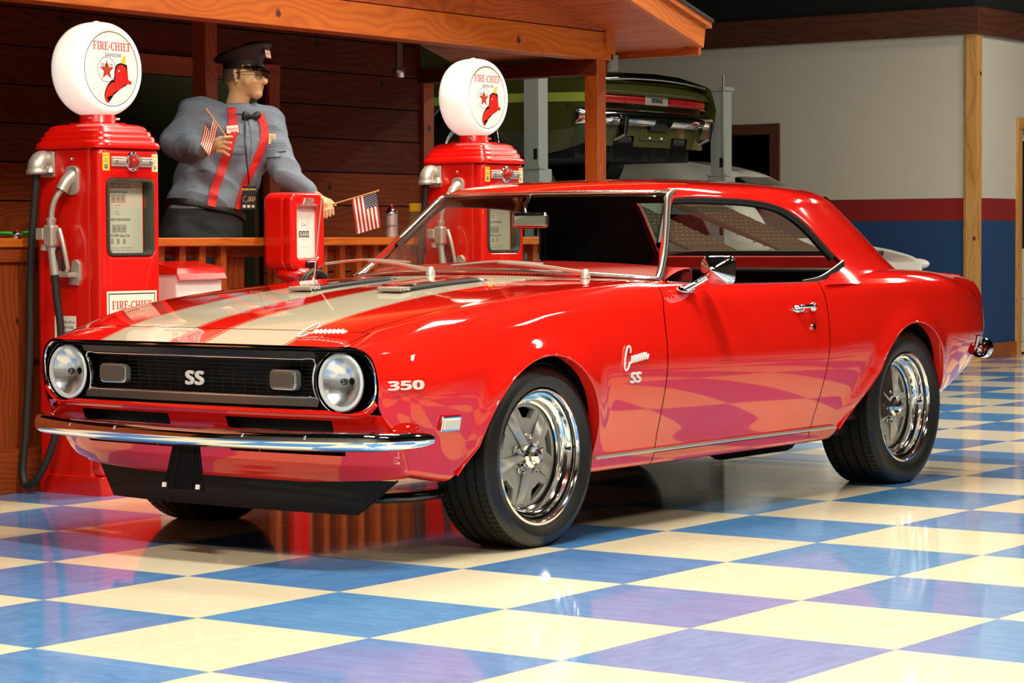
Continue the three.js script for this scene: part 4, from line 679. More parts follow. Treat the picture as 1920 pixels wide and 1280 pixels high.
// ---------------------------------------------------------------- wooden porch (oiled boards with little sheen)
const cedar = wood('cedar', [0.70, 0.34, 0.09], [0.50, 0.19, 0.04], [0.24, 0.09, 0.03], 0.45, 20);
const cedarB = wood('cedarlight', [0.76, 0.40, 0.085], [0.59, 0.26, 0.035], [0.3, 0.12, 0.04], 0.42, 14);
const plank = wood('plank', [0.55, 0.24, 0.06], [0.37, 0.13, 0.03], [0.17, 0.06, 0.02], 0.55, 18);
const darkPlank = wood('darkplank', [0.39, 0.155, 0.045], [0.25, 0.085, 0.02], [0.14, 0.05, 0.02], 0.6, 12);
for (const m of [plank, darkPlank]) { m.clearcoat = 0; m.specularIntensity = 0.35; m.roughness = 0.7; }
{
  const PZ = -2.1;
  const porch = thing('porch', 'cedar porch with plank back wall, posts, counter and balusters', 'porch');
  const roofT = thing('porch_roof', 'gabled cedar porch roof with boarded gable and dark shingles', 'roof');
  const P = (n, g, m = cedar, l) => part(n, g, m, /siding|soffit|rake|shingle|eave|^beam/.test(n) ? roofT : porch, l);
  // front beam and gable siding
  P('beam', bx(-3.2, 4.95, 2.115, 2.275, PZ - 0.14, PZ, 0.004), cedarB, 'knotty cedar front beam');
  P('beam_end_block', bx(4.86, 4.952, 2.15, 2.285, PZ, PZ + 0.012), cedarB);
  const slope = 0.27, xe = 5.24, ye = 2.187, under = x => ye + slope * (xe - x), zr = -1.70;
  for (let k = 0; k < 6; k++) { const y0 = 2.28 + k * 0.165, y1 = y0 + 0.161, xr = Math.min(4.94, xe - (y0 - ye) / slope + 0.3); const sh = poly([[-3.2, y0], [Math.min(4.94, xe - (y0 - ye) / slope), y0], [Math.min(4.94, xe - (y1 - ye) / slope), y1], [-3.2, y1]]); const g = extrude(sh, 0.03, 0.002); g.translate(0, 0, PZ - 0.035); const uv = g.attributes.uv; for (let i = 0; i < uv.count; i++) uv.setXY(i, uv.getX(i) + k * 1.3, uv.getY(i) + k * 0.7); P('siding_board', g, cedar); }
  // sloped roof: soffit boards, rake board, deck, shingles
  const slab = (x0, x1, d0, d1, z0, z1, m, n) => { const g = extrude(poly([[x0, under(x0) + d0], [x1, under(x1) + d0], [x1, under(x1) + d1], [x0, under(x0) + d1]]), z1 - z0, 0); g.translate(0, 0, z0); const uv = g.attributes.uv, p = g.attributes.position; const o = rnd() * 5; for (let i = 0; i < uv.count; i++) uv.setXY(i, p.getZ(i) + o, p.getX(i) + o); return P(n, g, m); };
  for (let k = 0; k < 14; k++) slab(xe - 0.155 * (k + 1) + 0.004, xe - 0.155 * k, 0, 0.02, -3.5, zr, cedar, 'soffit_board');
  slab(xe - 7.0, xe - 0.155 * 14, 0, 0.02, -3.5, zr, cedar, 'soffit');
  { const g = extrude(poly([[xe - 5, under(xe - 5)], [xe, under(xe)], [xe + 0.025, under(xe) + 0.135], [xe - 5, under(xe - 5) + 0.14]]), 0.035, 0.003); g.translate(0, 0, zr); const uv = g.attributes.uv; for (let i = 0; i < uv.count; i++) { const x = uv.getX(i), y = uv.getY(i); uv.setXY(i, x, y + slope * x); } P('rake_board', g, cedarB); }
  { const g = extrude(poly([[xe - 5, under(xe - 5) + 0.13], [xe + 0.06, under(xe) + 0.115], [xe + 0.06, under(xe) + 0.165], [xe - 5, under(xe - 5) + 0.18]]), 0.045, 0.002); g.translate(0, 0, zr + 0.01); P('rake_trim', g, cedarB); }
  slab(xe - 7, xe + 0.07, 0.165, 0.185, -3.5, zr + 0.065, std({ color: 0x1b1a19, roughness: 0.95 }), 'shingles');
  P('eave_fascia', bx(xe, xe + 0.03, ye - 0.04, ye + 0.15, -3.5, zr), cedar);
  P('wall_plate', bx(4.93, 5.0, 2.06, 2.15, -3.45, PZ), std({ color: 0x7e8178, roughness: 0.7 }), 'grey metal flashing strip');
  // end header, posts
  P('end_header', bx(4.77, 4.9, 2.03, 2.115, -3.4, PZ - 0.01), darkPlank);
  P('post', bx(4.79, 4.88, 0.12, 2.115, PZ - 0.095, PZ - 0.005, 0.004), cedar); P('post', bx(2.154, 2.243, 0.12, 2.28, -2.81, -2.72, 0.004), cedar); P('post', bx(-2.2, -2.11, 0.12, 2.115, PZ - 0.095, PZ - 0.005, 0.004), cedar);
  P('corner_post', bx(4.80, 4.90, 0.12, 2.05, -3.46, -3.38), cedar);
  // deck
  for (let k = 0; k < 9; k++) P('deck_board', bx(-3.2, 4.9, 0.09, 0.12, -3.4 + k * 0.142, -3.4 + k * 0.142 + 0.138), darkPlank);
  P('deck_skirt', bx(-3.2, 4.9, 0, 0.09, -2.15, -2.125), darkPlank);
  // railing: counter board, balusters, knee wall of vertical boards on the pump side
  P('counter', bx(-3.2, 4.79, 1.052, 1.092, PZ - 0.20, PZ + 0.03, 0.006), cedarB, 'thick cedar counter board');
  P('counter_rail', bx(1.0, 4.79, 1.0, 1.052, PZ - 0.09, PZ - 0.055), plank);
  for (const x of [1.06, 1.20, 1.34, 1.474, 1.618, 2.0, 2.115, 2.23, 2.36, 2.498, 2.634, 2.77, 2.905, 3.04, 3.62, 3.76, 3.90, 4.04, 4.18, 4.32, 4.46, 4.60]) P('baluster', bx(x - 0.021, x + 0.021, 0.16, 1.052, PZ - 0.06, PZ - 0.02), cedar);
  P('bottom_rail', bx(1.0, 4.79, 0.16, 0.2, PZ - 0.09, PZ - 0.06), plank); P('rail_post', bx(1.66, 1.83, 0.12, 1.052, PZ - 0.12, PZ - 0.08), plank);
  for (let k = 0; k < 24; k++) { const x = -3.2 + k * 0.175; P('wall_board', bx(x, x + 0.171, 0.18, 1.052, PZ - 0.035, PZ), plank); }
  P('knee_base', bx(-3.2, 1.0, 0, 0.19, PZ - 0.035, PZ + 0.022, 0.003), plank); P('knee_ledge', bx(-3.2, 1.0, 0.99, 1.052, PZ - 0.03, PZ + 0.016), plank);
  // back wall of horizontal planks around a window
  const wx0 = 2.16, wx1 = 3.38, wy1 = 1.965;
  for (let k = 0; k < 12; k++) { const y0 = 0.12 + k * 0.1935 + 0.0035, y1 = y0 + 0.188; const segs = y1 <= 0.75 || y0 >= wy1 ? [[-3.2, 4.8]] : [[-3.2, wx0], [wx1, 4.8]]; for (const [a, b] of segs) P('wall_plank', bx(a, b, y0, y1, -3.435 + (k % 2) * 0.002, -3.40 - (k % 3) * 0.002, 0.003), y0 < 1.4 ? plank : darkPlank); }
  P('wall_sheathing', [bx(-3.2, wx0, 0, 2.5, -3.46, -3.436), bx(wx1, 4.8, 0, 2.5, -3.46, -3.436), bx(wx0, wx1, wy1, 2.5, -3.46, -3.436), bx(wx0, wx1, 0, 0.75, -3.46, -3.436)], M.black);
  P('window_casing', bx(wx1, wx1 + 0.09, 0.7, 2.0, -3.40, -3.375), cedar); P('window_casing', bx(wx0 - 0.09, wx0, 0.7, 2.0, -3.40, -3.375), cedar); P('window_header', bx(wx0 - 0.09, wx1 + 0.09, wy1, wy1 + 0.1, -3.40, -3.37), cedar); P('window_sill', bx(wx0 - 0.1, wx1 + 0.1, 0.72, 0.76, -3.44, -3.34), cedar);
  P('pane', bx(wx0, wx1, 0.76, wy1, -3.43, -3.425), phy({ color: 0xbfc4b4, transmission: 1, thickness: 0, roughness: 0, ior: 1.5 }), 'dark window pane');
  P('room_wall', [bx(1.0, 5.2, 0, 2.6, -4.5, -4.45)], std({ color: 0x6a634f, roughness: 0.9 }), 'olive wall inside the window');
  for (const [x, y] of [[3.02, 1.55], [3.62, 1.42]]) { P('picture_frame', bx(x - 0.17, x + 0.17, y - 0.3, y + 0.3, -4.45, -4.43), std({ color: 0x4a4334, roughness: 0.7 })); P('picture', bx(x - 0.13, x + 0.13, y - 0.26, y + 0.22, -4.43, -4.425), std({ color: 0x15160f, roughness: 0.5 })); }
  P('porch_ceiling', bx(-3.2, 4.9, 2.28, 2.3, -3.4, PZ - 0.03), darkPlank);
  P('porch_light', lathe([[0.0001, 0], [0.03, 0.0], [0.035, 0.05], [0.02, 0.06], [0.02, 0.3]], 16).translate(3.95, 2.0, -2.9), M.steel);
}
// ---------------------------------------------------------------- globe gasoline pumps
function helmet(g) { // fire helmet drawn in a 200 x 300 box
  g.fillStyle = '#d8c04a'; g.beginPath(); g.moveTo(120, 62); g.lineTo(150, 10); g.lineTo(172, 4); g.lineTo(166, 66); g.closePath(); g.fill();
  g.fillStyle = '#15110f'; g.beginPath(); g.moveTo(20, 285); g.quadraticCurveTo(-6, 250, 22, 200); g.quadraticCurveTo(40, 165, 80, 150); g.lineTo(84, 100); g.quadraticCurveTo(90, 55, 132, 52); g.lineTo(178, 60); g.lineTo(190, 170); g.lineTo(120, 210); g.closePath(); g.fill();
  g.fillStyle = '#d9241c'; g.beginPath(); g.moveTo(84, 190); g.lineTo(92, 110); g.quadraticCurveTo(98, 64, 134, 62); g.quadraticCurveTo(172, 64, 180, 110); g.lineTo(192, 168); g.quadraticCurveTo(150, 176, 128, 205); g.lineTo(86, 222); g.closePath(); g.fill();
  g.strokeStyle = '#8e110d'; g.lineWidth = 3; for (const x of [104, 124, 146, 166]) { g.beginPath(); g.moveTo(x, 78); g.lineTo(x - 6 + (x - 124) * 0.2, 196); g.stroke(); }
  g.fillStyle = '#e2281f'; g.beginPath(); g.moveTo(18, 280); g.quadraticCurveTo(4, 240, 30, 200); g.quadraticCurveTo(50, 172, 84, 168); g.lineTo(86, 222); g.quadraticCurveTo(60, 240, 44, 284); g.quadraticCurveTo(30, 300, 18, 280); g.fill();
  g.fillStyle = '#111'; g.beginPath(); g.moveTo(26, 262); g.quadraticCurveTo(50, 240, 72, 250); g.lineTo(42, 286); g.closePath(); g.fill();
  g.fillStyle = '#d9241c'; g.beginPath(); g.moveTo(186, 150); g.quadraticCurveTo(210, 150, 214, 168); g.lineTo(190, 180); g.closePath(); g.fill();
  g.fillStyle = '#f7efe6'; g.beginPath(); g.ellipse(118, 98, 7, 4, -0.5, 0, 7); g.fill();
}
function starLogo(g, x, y, r) { g.save(); g.translate(x, y); g.strokeStyle = '#222'; g.lineWidth = r * 0.045; g.fillStyle = '#f6f4ee'; g.beginPath(); g.arc(0, 0, r, 0, 7); g.fill(); g.stroke();
  g.fillStyle = '#d8231d'; g.beginPath(); for (let i = 0; i < 10; i++) { const a = -Math.PI / 2 + i * Math.PI / 5, q = (i % 2 ? 0.36 : 0.92) * r * 0.92; g.lineTo(Math.cos(a) * q, Math.sin(a) * q + r * 0.06); } g.closePath(); g.fill();
  g.fillStyle = '#2f7a3c'; g.fillRect(-r * 0.06, -r * 0.12, r * 0.12, r * 0.52); g.fillRect(-r * 0.26, -r * 0.14, r * 0.52, r * 0.11);
  g.fillStyle = '#111'; g.font = 'bold ' + r * 0.36 + 'px sans-serif'; g.textAlign = 'center'; g.fillText('TEXACO', 0, -r * 0.22); g.restore(); }
const globeTex = canvasTex(768, 768, (g, w) => { g.fillStyle = '#f1efe8'; g.fillRect(0, 0, w, w); g.strokeStyle = '#23221f'; g.lineWidth = 7; g.beginPath(); g.arc(384, 384, 366, 0, 7); g.stroke();
  g.fillStyle = '#d32a20'; g.textAlign = 'center'; g.font = 'bold 112px serif'; g.save(); g.translate(396, 200); g.scale(0.80, 1); g.fillText('FIRE-CHIEF', 0, 0); g.restore(); g.fillStyle = '#1a1a1a'; g.font = 'bold 46px sans-serif'; g.fillText('GASOLINE', 410, 262);
  starLogo(g, 322, 392, 122); g.save(); g.translate(272, 232); g.scale(1.85, 1.68); helmet(g); g.restore(); });
const dialTex = canvasTex(512, 640, (g, w, h) => { g.fillStyle = '#f3f1e6'; g.fillRect(0, 0, w, h); g.fillStyle = '#3a3833'; g.textAlign = 'center'; const t = (s, y, f, x = 200) => { g.font = f; g.fillText(s, x, y); };
  t('THIRD BEARD   MUST BE FULL', 40, 'bold 24px sans-serif'); t('BEFORE AND AFTER DELIVERY', 68, 'bold 24px sans-serif'); t('AMOUNT OF SALE', 112, 'bold 30px sans-serif'); t('$', 182, 'bold 54px sans-serif', 82);
  for (const [y, xs, s] of [[130, [130, 190, 250], 1], [388, [140, 200, 260], 1]]) for (const x of xs) { g.lineWidth = 5; g.strokeStyle = '#2b2a28'; g.strokeRect(x, y, 44, 58); g.font = 'bold 52px sans-serif'; g.fillText('0', x + 22, y + 48); }
  t('THIS SALE', 222, '16px sans-serif'); t('THIS', 280, '18px sans-serif'); t('TOTALS', 300, '18px sans-serif'); t('GALLONS DELIVERED', 350, 'bold 32px sans-serif'); t('CENTS PER GALLON', 490, 'bold 32px sans-serif');
  ['4', '9', '8'].forEach((c, i) => { g.lineWidth = 4; g.strokeRect(120 + i * 74, 510, 26, 36); g.font = 'bold 30px sans-serif'; g.fillText(c, 133 + i * 74, 538); });
  g.fillStyle = '#a33a2a'; t('SALE SHOULD BE FILLED UP MUST DO IT TIME', 590, '17px sans-serif'); t('BEFORE DELIVERY IS BEGUN HANG FROM IT UP', 612, '17px sans-serif'); });
const signTex = canvasTex(512, 320, (g, w, h) => { g.fillStyle = '#f4eedd'; g.fillRect(0, 0, w, h); g.strokeStyle = '#222'; g.lineWidth = 8; g.strokeRect(22, 20, w - 44, h - 40); g.fillStyle = '#c9281f'; g.textAlign = 'center'; g.font = 'bold 82px serif'; g.save(); g.translate(w / 2, 130); g.scale(0.86, 1); g.fillText('FIRE-CHIEF', 0, 0); g.restore(); g.fillStyle = '#222'; g.font = 'bold 40px sans-serif'; g.fillText('GASOLINE', w / 2, 200); });
const useTex = canvasTex(256, 256, (g, w, h) => { g.fillStyle = '#f1ede2'; g.fillRect(0, 0, w, h); g.fillStyle = '#222'; g.font = 'bold 34px sans-serif'; g.textAlign = 'center'; g.fillText('FOR USE AS A', w / 2, 70); g.fillText('MOTOR FUEL', w / 2, 116); g.fillText('ONLY', w / 2, 162); });
const stick = (bg, c1, c2) => canvasTex(128, 256, (g, w, h) => { g.fillStyle = bg; g.fillRect(0, 0, w, h); g.fillStyle = c1; g.font = 'bold 30px sans-serif'; g.textAlign = 'center'; g.fillText('NOTICE', w / 2, 50); g.fillStyle = c2; for (let i = 0; i < 5; i++) g.fillRect(24 + (i % 2) * 10, 80 + i * 14, 70, 6); g.beginPath(); g.arc(64, 200, 34, 0, 7); g.fill(); g.fillStyle = bg; g.fillRect(44, 192, 40, 10); });
const decal = (w, h, tex, x, y, z, ry = 0) => { const g = new THREE.PlaneGeometry(w, h); g.rotateY(ry); g.translate(x, y, z); return [g, std({ map: tex, roughness: 0.45 })]; };
const globeW = phy({ color: 0xfffdf4, roughness: 0.2, clearcoat: 1, clearcoatRoughness: 0.03, emissive: 0xfff8ea, emissiveIntensity: 0.5 });
const stickA = stick('#f0cf3a', '#b3381f', '#3f4f8f'), stickB = stick('#efe3b0', '#c2452c', '#8a8b5c');
function gasPump() {
  const t = thing('gas_pump', 'tall red gasoline pump with hose and hanging black loop beside the headlight', 'gas pump', 'globe gasoline pumps'), W = 0.181, D0 = -0.194, D1 = 0.14;
  const P = (n, g, m, l, p = t) => part(n, g, m, p, l);
  P('plinth', (() => { const g = extrude(rrect(-W - 0.006, -0.2, W + 0.006, 0.2, 0.03), 0.077, 0.004); g.rotateX(-Math.PI / 2); return g; })(), M.pumpRed);
  P('body', (() => { const g = extrude(rrect(-W, -D1, W, -D0, 0.03), 1.40, 0); g.rotateX(-Math.PI / 2); g.translate(0, 0.077, 0); return g; })(), M.pumpRed, 'red steel cabinet');
  const win = [-0.132, 1.021, 0.135, 1.335];
  P('front_panel', (() => { const s = rrect(-W, 0.077, W, 1.477, 0.04); s.holes.push(rrect(...win, 0.03, true)); const g = new THREE.ExtrudeGeometry(s, { depth: 0.03, bevelEnabled: true, bevelThickness: 0.024, bevelSize: 0.024, bevelOffset: -0.024, bevelSegments: 5, curveSegments: 8 }); g.translate(0, 0, 0.14); return toCreasedNormals(g, 0.6); })(), M.pumpRed);
  P('window_gasket', (() => { const s = rrect(win[0] - 0.006, win[1] - 0.006, win[2] + 0.006, win[3] + 0.006, 0.032); s.holes.push(rrect(win[0] + 0.006, win[1] + 0.006, win[2] - 0.006, win[3] - 0.006, 0.024, true)); const g = extrude(s, 0.05, 0.002); g.translate(0, 0, 0.145); return g; })(), std({ color: 0x3a4038, roughness: 0.4 }));
  { const [g, m] = decal(0.25, 0.315, dialTex, 0.0, 1.178, 0.1405); P('dial', g, m, 'white printed sales dial'); }
  P('pane', bx(win[0], win[2], win[1], win[3], 0.176, 0.179), M.glass);
  P('light_bar', [bx(-0.118, 0.125, 1.392, 1.434, 0.194, 0.206, 0.004), bx(-0.118, 0.125, 1.405, 1.421, 0.206, 0.211, 0.003)], M.castAlu, 'cast aluminium light bar');
  for (const x of [-0.096, 0.104]) P('screw', (() => { const g = new THREE.SphereGeometry(0.006, 8, 6); g.translate(x, 1.414, 0.208); return g; })(), M.black);
  const b = P('jewel_lens', (() => { const g = new THREE.SphereGeometry(0.031, 24, 16); g.scale(1, 1, 0.9); g.translate(0.0, 1.414, 0.222); return g; })(), phy({ color: 0xffffff, transmission: 1, thickness: 0.02, roughness: 0.02, ior: 1.4 }), 'clear glass jewel lens'); P('jewel_bulb', (() => { const g = new THREE.SphereGeometry(0.017, 16, 12); g.translate(0.0, 1.414, 0.215); return g; })(), phy({ color: 0xc01a12, roughness: 0.2 }), 'red bulb'); P('jewel_ring', (() => { const g = new THREE.TorusGeometry(0.036, 0.006, 10, 32); g.translate(0, 1.414, 0.207); return g; })(), M.chrome);
  { const [g, m] = decal(0.042, 0.075, stickA, -0.146, 1.412, 0.1955); P('sticker', g, m, 'yellow sticker'); } { const [g, m] = decal(0.036, 0.075, stickB, 0.146, 1.412, 0.1955); P('sticker', g, m, 'cream sticker'); }
  { const [g, m] = decal(0.30, 0.19, signTex, 0.0, 0.77, 0.1955); P('brand_plate', g, m, 'cream FIRE-CHIEF plate'); }
  { const [g, m] = decal(0.13, 0.12, useTex, -W - 0.0015, 0.70, -0.02, -Math.PI / 2); P('notice_plate', g, m, 'white notice plate'); }
  // stepped cap: rounded-rectangle rings
  const rings = [[0.012, 1.470], [0.014, 1.478], [0.012, 1.492], [0.004, 1.500], [-0.003, 1.503], [-0.002, 1.512], [-0.006, 1.522], [-0.014, 1.526], [-0.014, 1.535], [-0.018, 1.545], [-0.028, 1.549], [-0.029, 1.556], [-0.036, 1.566], [-0.055, 1.574], [-0.10, 1.581], [-0.13, 1.584]];
  P('cap', (() => { const g = grid((u, v) => { const k = v * (rings.length - 1), i = Math.round(k), [o, y] = rings[i], a = u * Math.PI * 2, c = Math.cos(a), s = Math.sin(a), n = 2 / 9; const hx = W + o, hz = 0.1945 + o; return [Math.sign(c) * Math.pow(Math.abs(c), n) * hx, y, Math.sign(s) * Math.pow(Math.abs(s), n) * hz]; }, 128, rings.length - 1, true); return g; })(), M.pumpRed, 'stepped red cap');
  P('cap_top', cbox(0, 1.578, 0, 0.16, 0.012, 0.18), M.pumpRed);
  P('globe_neck', lathe([[0.085, 1.575], [0.088, 1.582], [0.078, 1.588], [0.078, 1.615], [0.07, 1.618]], 32), M.pumpRed);
  for (const a of [0.6, 2.7, 4.8]) P('neck_screw', rod([Math.cos(a) * 0.07, 1.602, Math.sin(a) * 0.07], [Math.cos(a) * 0.096, 1.602, Math.sin(a) * 0.096], 0.005), M.chrome);
  const gl = P('globe', (() => { const p = [[0.163, 0.086], [0.168, 0.094], [0.176, 0.093], [0.188, 0.082], [0.198, 0.062], [0.2035, 0.034], [0.205, 0]]; const f = [...p, ...p.slice(0, -1).reverse().map(q => [q[0], -q[1]])]; const g = lathe(f.map(q => [q[0], -q[1]]), 72); g.rotateX(Math.PI / 2); g.translate(0, 1.812, 0); const nk = lathe([[0.07, 1.612], [0.066, 1.622], [0.075, 1.634]], 32); const tp = lathe([[0.0001, 2.022], [0.012, 2.019], [0.022, 2.012], [0.03, 2.0]], 16); return merge([g, nk, tp]); })(), globeW, 'white milk-glass globe');
  for (const s of [1, -1]) { const g = new THREE.CircleGeometry(0.166, 64); { const p = g.attributes.position; } g.translate(0, 0, 0.087); if (s < 0) g.rotateY(Math.PI); g.translate(0, 1.812, 0); part('globe_face', g, phy({ map: globeTex, roughness: 0.3, clearcoat: 1, clearcoatRoughness: 0.03 }), gl, 'round FIRE-CHIEF lens'); }
  // side hardware on the -x face
  P('outlet_elbow', (() => { const g = grid((u, v) => { const a = u * Math.PI, r = lerp(0.028, 0.036, v); const t = v * Math.PI / 2; const cx = -W - 0.062 * Math.sin(t), cy = 1.395 + 0.062 * Math.cos(t) - 0.03; return [cx - r * 0.4 * Math.sin(a) * Math.sin(t) * 0, cy, 0]; }, 4, 4); const el = tube([[-W + 0.01, 1.425, -0.13], [-W - 0.03, 1.422, -0.13], [-W - 0.05, 1.40, -0.13], [-W - 0.052, 1.375, -0.13]], 0.040, 24, 18); const cup = lathe([[0.02, 0], [0.045, 0], [0.046, 0.012], [0.040, 0.024]], 24).translate(-W - 0.052, 1.362, -0.13); const fl = cbox(-W - 0.006, 1.405, -0.125, 0.014, 0.11, 0.11, 0.006); const nub = lathe([[0.0001, 0.03], [0.014, 0.028], [0.02, 0.01], [0.022, 0]], 16).translate(-W - 0.03, 1.37, -0.072); return merge([el, cup, fl, nub]); })(), M.castAlu, 'cast outlet elbow');
  P('nozzle_boot', (() => { const s = rrect(-0.038, -0.062, 0.038, 0.062, 0.036); const g = extrude(s, 0.008, 0.003); g.rotateY(-Math.PI / 2); g.translate(-W - 0.001, 1.335, 0.035); const c = tube([[-W, 1.36, 0.035], [-W - 0.03, 1.335, 0.03], [-W - 0.055, 1.29, 0.02]], 0.026, 16, 16); return merge([g, c]); })(), M.castAlu, 'cast nozzle boot');
  P('bolt', (() => { const g = new THREE.SphereGeometry(0.008, 10, 8); g.translate(-W - 0.004, 1.425, 0.03); return g; })(), M.steel);
  const nz = P('nozzle', [tube([[-W - 0.05, 1.30, 0.022], [-W - 0.072, 1.255, 0.0], [-W - 0.075, 1.21, -0.016], [-W - 0.072, 1.17, -0.024]], 0.0125, 24, 12), rod([-W - 0.072, 1.175, -0.024], [-W - 0.07, 1.14, -0.028], 0.022, 0.016), cbox(-W - 0.068, 1.10, -0.03, 0.05, 0.095, 0.055, 0.012), cbox(-W - 0.072, 1.108, -0.075, 0.05, 0.05, 0.045, 0.006), rod([-W - 0.07, 1.063, -0.065], [-W - 0.07, 1.04, -0.068], 0.018, 0.02), rod([-W - 0.066, 1.06, -0.03], [-W - 0.06, 0.935, -0.018], 0.019, 0.021), tube([[-W - 0.06, 1.13, 0.01], [-W - 0.062, 1.08, 0.03], [-W - 0.056, 1.0, 0.045], [-W - 0.05, 0.955, 0.045], [-W - 0.045, 0.945, 0.0]], 0.010, 24, 8)], M.castAlu, 'aluminium nozzle');
  part('trigger', tube([[-W - 0.062, 1.045, 0.0], [-W - 0.062, 1.03, -0.006], [-W - 0.06, 0.985, 0.012], [-W - 0.06, 0.955, 0.03], [-W - 0.06, 1.01, 0.03], [-W - 0.062, 1.05, 0.012]], 0.006, 30, 8, true), M.black, nz);
  P('nozzle_hook', [(() => { const s = poly([[-0.03, -0.05], [0.02, -0.055], [0.035, -0.03], [0.035, 0.035], [0.015, 0.055], [-0.01, 0.05]]); const g = extrude(s, 0.012, 0.003); g.rotateY(-Math.PI / 2); g.translate(-W, 0.945, 0.045); return g; })(), cbox(-W - 0.032, 0.935, 0.02, 0.05, 0.02, 0.08, 0.004)], M.castAlu, 'cast nozzle hook');
  P('hose', [tube([[-W - 0.06, 0.925, -0.018], [-W - 0.058, 0.84, -0.012], [-W - 0.05, 0.72, 0.0], [-W - 0.05, 0.5, 0.0], [-W - 0.06, 0.25, -0.03], [-W - 0.09, 0.08, -0.10], [-W - 0.10, 0.035, -0.165], [-W - 0.09, 0.08, -0.196], [-W - 0.07, 0.25, -0.198], [-W - 0.05, 0.6, -0.19], [-W - 0.05, 1.0, -0.175], [-W - 0.052, 1.25, -0.145], [-W - 0.052, 1.37, -0.13]], 0.0165, 160, 12), rod([-W - 0.062, 0.945, -0.018], [-W - 0.06, 0.905, -0.018], 0.018)], std({ color: 0x1b1c17, roughness: 0.6 }), 'black rubber hose');
  return t;
}
const pumpA = gasPump(); pumpA.position.set(0.534, 0, -1.851);
const pumpB = pumpA.clone(); pumpB.name = numbered('gas_pump'); scene.add(pumpB); pumpB.position.set(3.247, 0, -1.851); pumpB.userData = { label: 'tall red gasoline pump seen over and through the windshield of the red car', category: 'gas pump', group: 'globe gasoline pumps' };
// ---------------------------------------------------------------- air meter on a stand
{
  const t = thing('air_meter', 'red air meter with white number panel on a flared stand', 'air meter', null, [1.95, 0, -1.95]); const P = (n, g, m = M.pumpRed, l) => part(n, g, m, t, l);
  const win = [-0.075, 0.995, 0.078, 1.235];
  P('housing', (() => { const g = new RoundedBoxGeometry(0.246, 0.37, 0.165, 6, 0.045); g.translate(0, 1.122, -0.038); return g; })());
  P('face_frame', (() => { const s = rrect(-0.123, 0.938, 0.123, 1.306, 0.05); s.holes.push(rrect(...win, 0.012, true)); const g = new THREE.ExtrudeGeometry(s, { depth: 0.03, bevelEnabled: true, bevelThickness: 0.016, bevelSize: 0.016, bevelOffset: -0.016, bevelSegments: 4, curveSegments: 10 }); g.translate(0, 0, 0.03); return toCreasedNormals(g, 0.6); })());
  const tex = canvasTex(256, 400, (g, w, h) => { g.fillStyle = '#f4f1e6'; g.fillRect(0, 0, w, h); g.fillStyle = '#2c2b29'; g.font = 'italic 34px serif'; g.textAlign = 'center'; g.fillText('Eco', 118, 150); for (let i = 0; i < 3; i++) { g.fillStyle = '#24231f'; g.fillRect(60 + i * 42, 188, 36, 50); g.fillStyle = '#f4f1e6'; g.font = 'bold 44px sans-serif'; g.fillText(i ? '0' : '3', 78 + i * 42, 229); } g.fillStyle = '#999'; g.fillRect(70, 256, 110, 2); g.fillRect(80, 310, 90, 2); });
  { const [g, m] = decal(0.156, 0.242, tex, 0.0015, 1.115, 0.049); P('number_panel', g, m, 'white panel with number drum'); }
  const ng = text('AIR', 0.03, 0.004, 'sans', 0.0005); ng.scale(1.15, 1, 1); ng.translate(0.0, 1.265, 0.076); P('lettering', [ng, cbox(0, 1.246, 0.078, 0.12, 0.006, 0.006)], M.bright, 'chrome AIR lettering');
  P('hose_hook', [cbox(0.008, 0.945, 0.085, 0.075, 0.075, 0.03, 0.02)], M.glossBlack); P('neck', lathe([[0.0001, 0.95], [0.10, 0.945], [0.105, 0.915], [0.098, 0.90], [0.075, 0.89], [0.058, 0.875], [0.05, 0.85], [0.05, 0.06], [0.10, 0.03], [0.11, 0]], 40));
  const hs = []; for (let k = 0; k < 4; k++) { const r = 0.085 + k * 0.012, zz = 0.085 + (k % 2) * 0.02; hs.push(Array.from({ length: 25 }, (_, i) => { const a = i / 24 * Math.PI * 2; return [Math.cos(a) * r * 0.95, 0.925 - r * 1.05 + Math.sin(a) * r * 1.1, zz + 0.006 * k]; })); }
  hs.forEach(p => P('air_hose', tube(p, 0.0095, 60, 8, true), std({ color: 0x23241d, roughness: 0.5 }), 'black coiled air hose'));
  P('chuck', rod([0.09, 0.86, 0.12], [0.115, 0.84, 0.12], 0.007), M.chrome);
}
// ---------------------------------------------------------------- white cabinet with red lid
{
  const t = thing('service_cabinet', 'white metal cabinet with red hinged lid beside the gas pump', 'cabinet', null, [1.205, 0, -1.965]); const P = (n, g, m, l) => part(n, g, m, t, l);
  P('body', bx(-0.15, 0.15, 0, 0.93, -0.08, 0.075, 0.008), phy({ color: 0xf4f1ea, roughness: 0.3, clearcoat: 1 }), 'white enamel body');
  P('lid', (() => { const g = extrude(poly([[-0.085, 0.985], [0.085, 0.955], [0.085, 0.93], [0.10, 0.905], [0.092, 0.90], [0.078, 0.928], [-0.085, 0.93]]), 0.312, 0.002); g.rotateY(-Math.PI / 2); g.translate(0.156, 0, 0); return g; })(), M.pumpRed, 'red hinged lid');
  const tex = canvasTex(512, 256, (g, w, h) => { g.fillStyle = '#f6f4ee'; g.fillRect(0, 0, w, h); g.fillStyle = '#c7291f'; g.font = 'bold italic 68px serif'; g.textAlign = 'center'; g.fillText('FIRE-CHIEF', w / 2, 100); g.font = '36px sans-serif'; g.fillStyle = '#777'; g.fillText('TOWELS', w / 2, 160); });
  { const [g, m] = decal(0.20, 0.10, tex, 0.0, 0.80, 0.0765); P('lettering', g, m, 'red FIRE-CHIEF lettering'); }
}
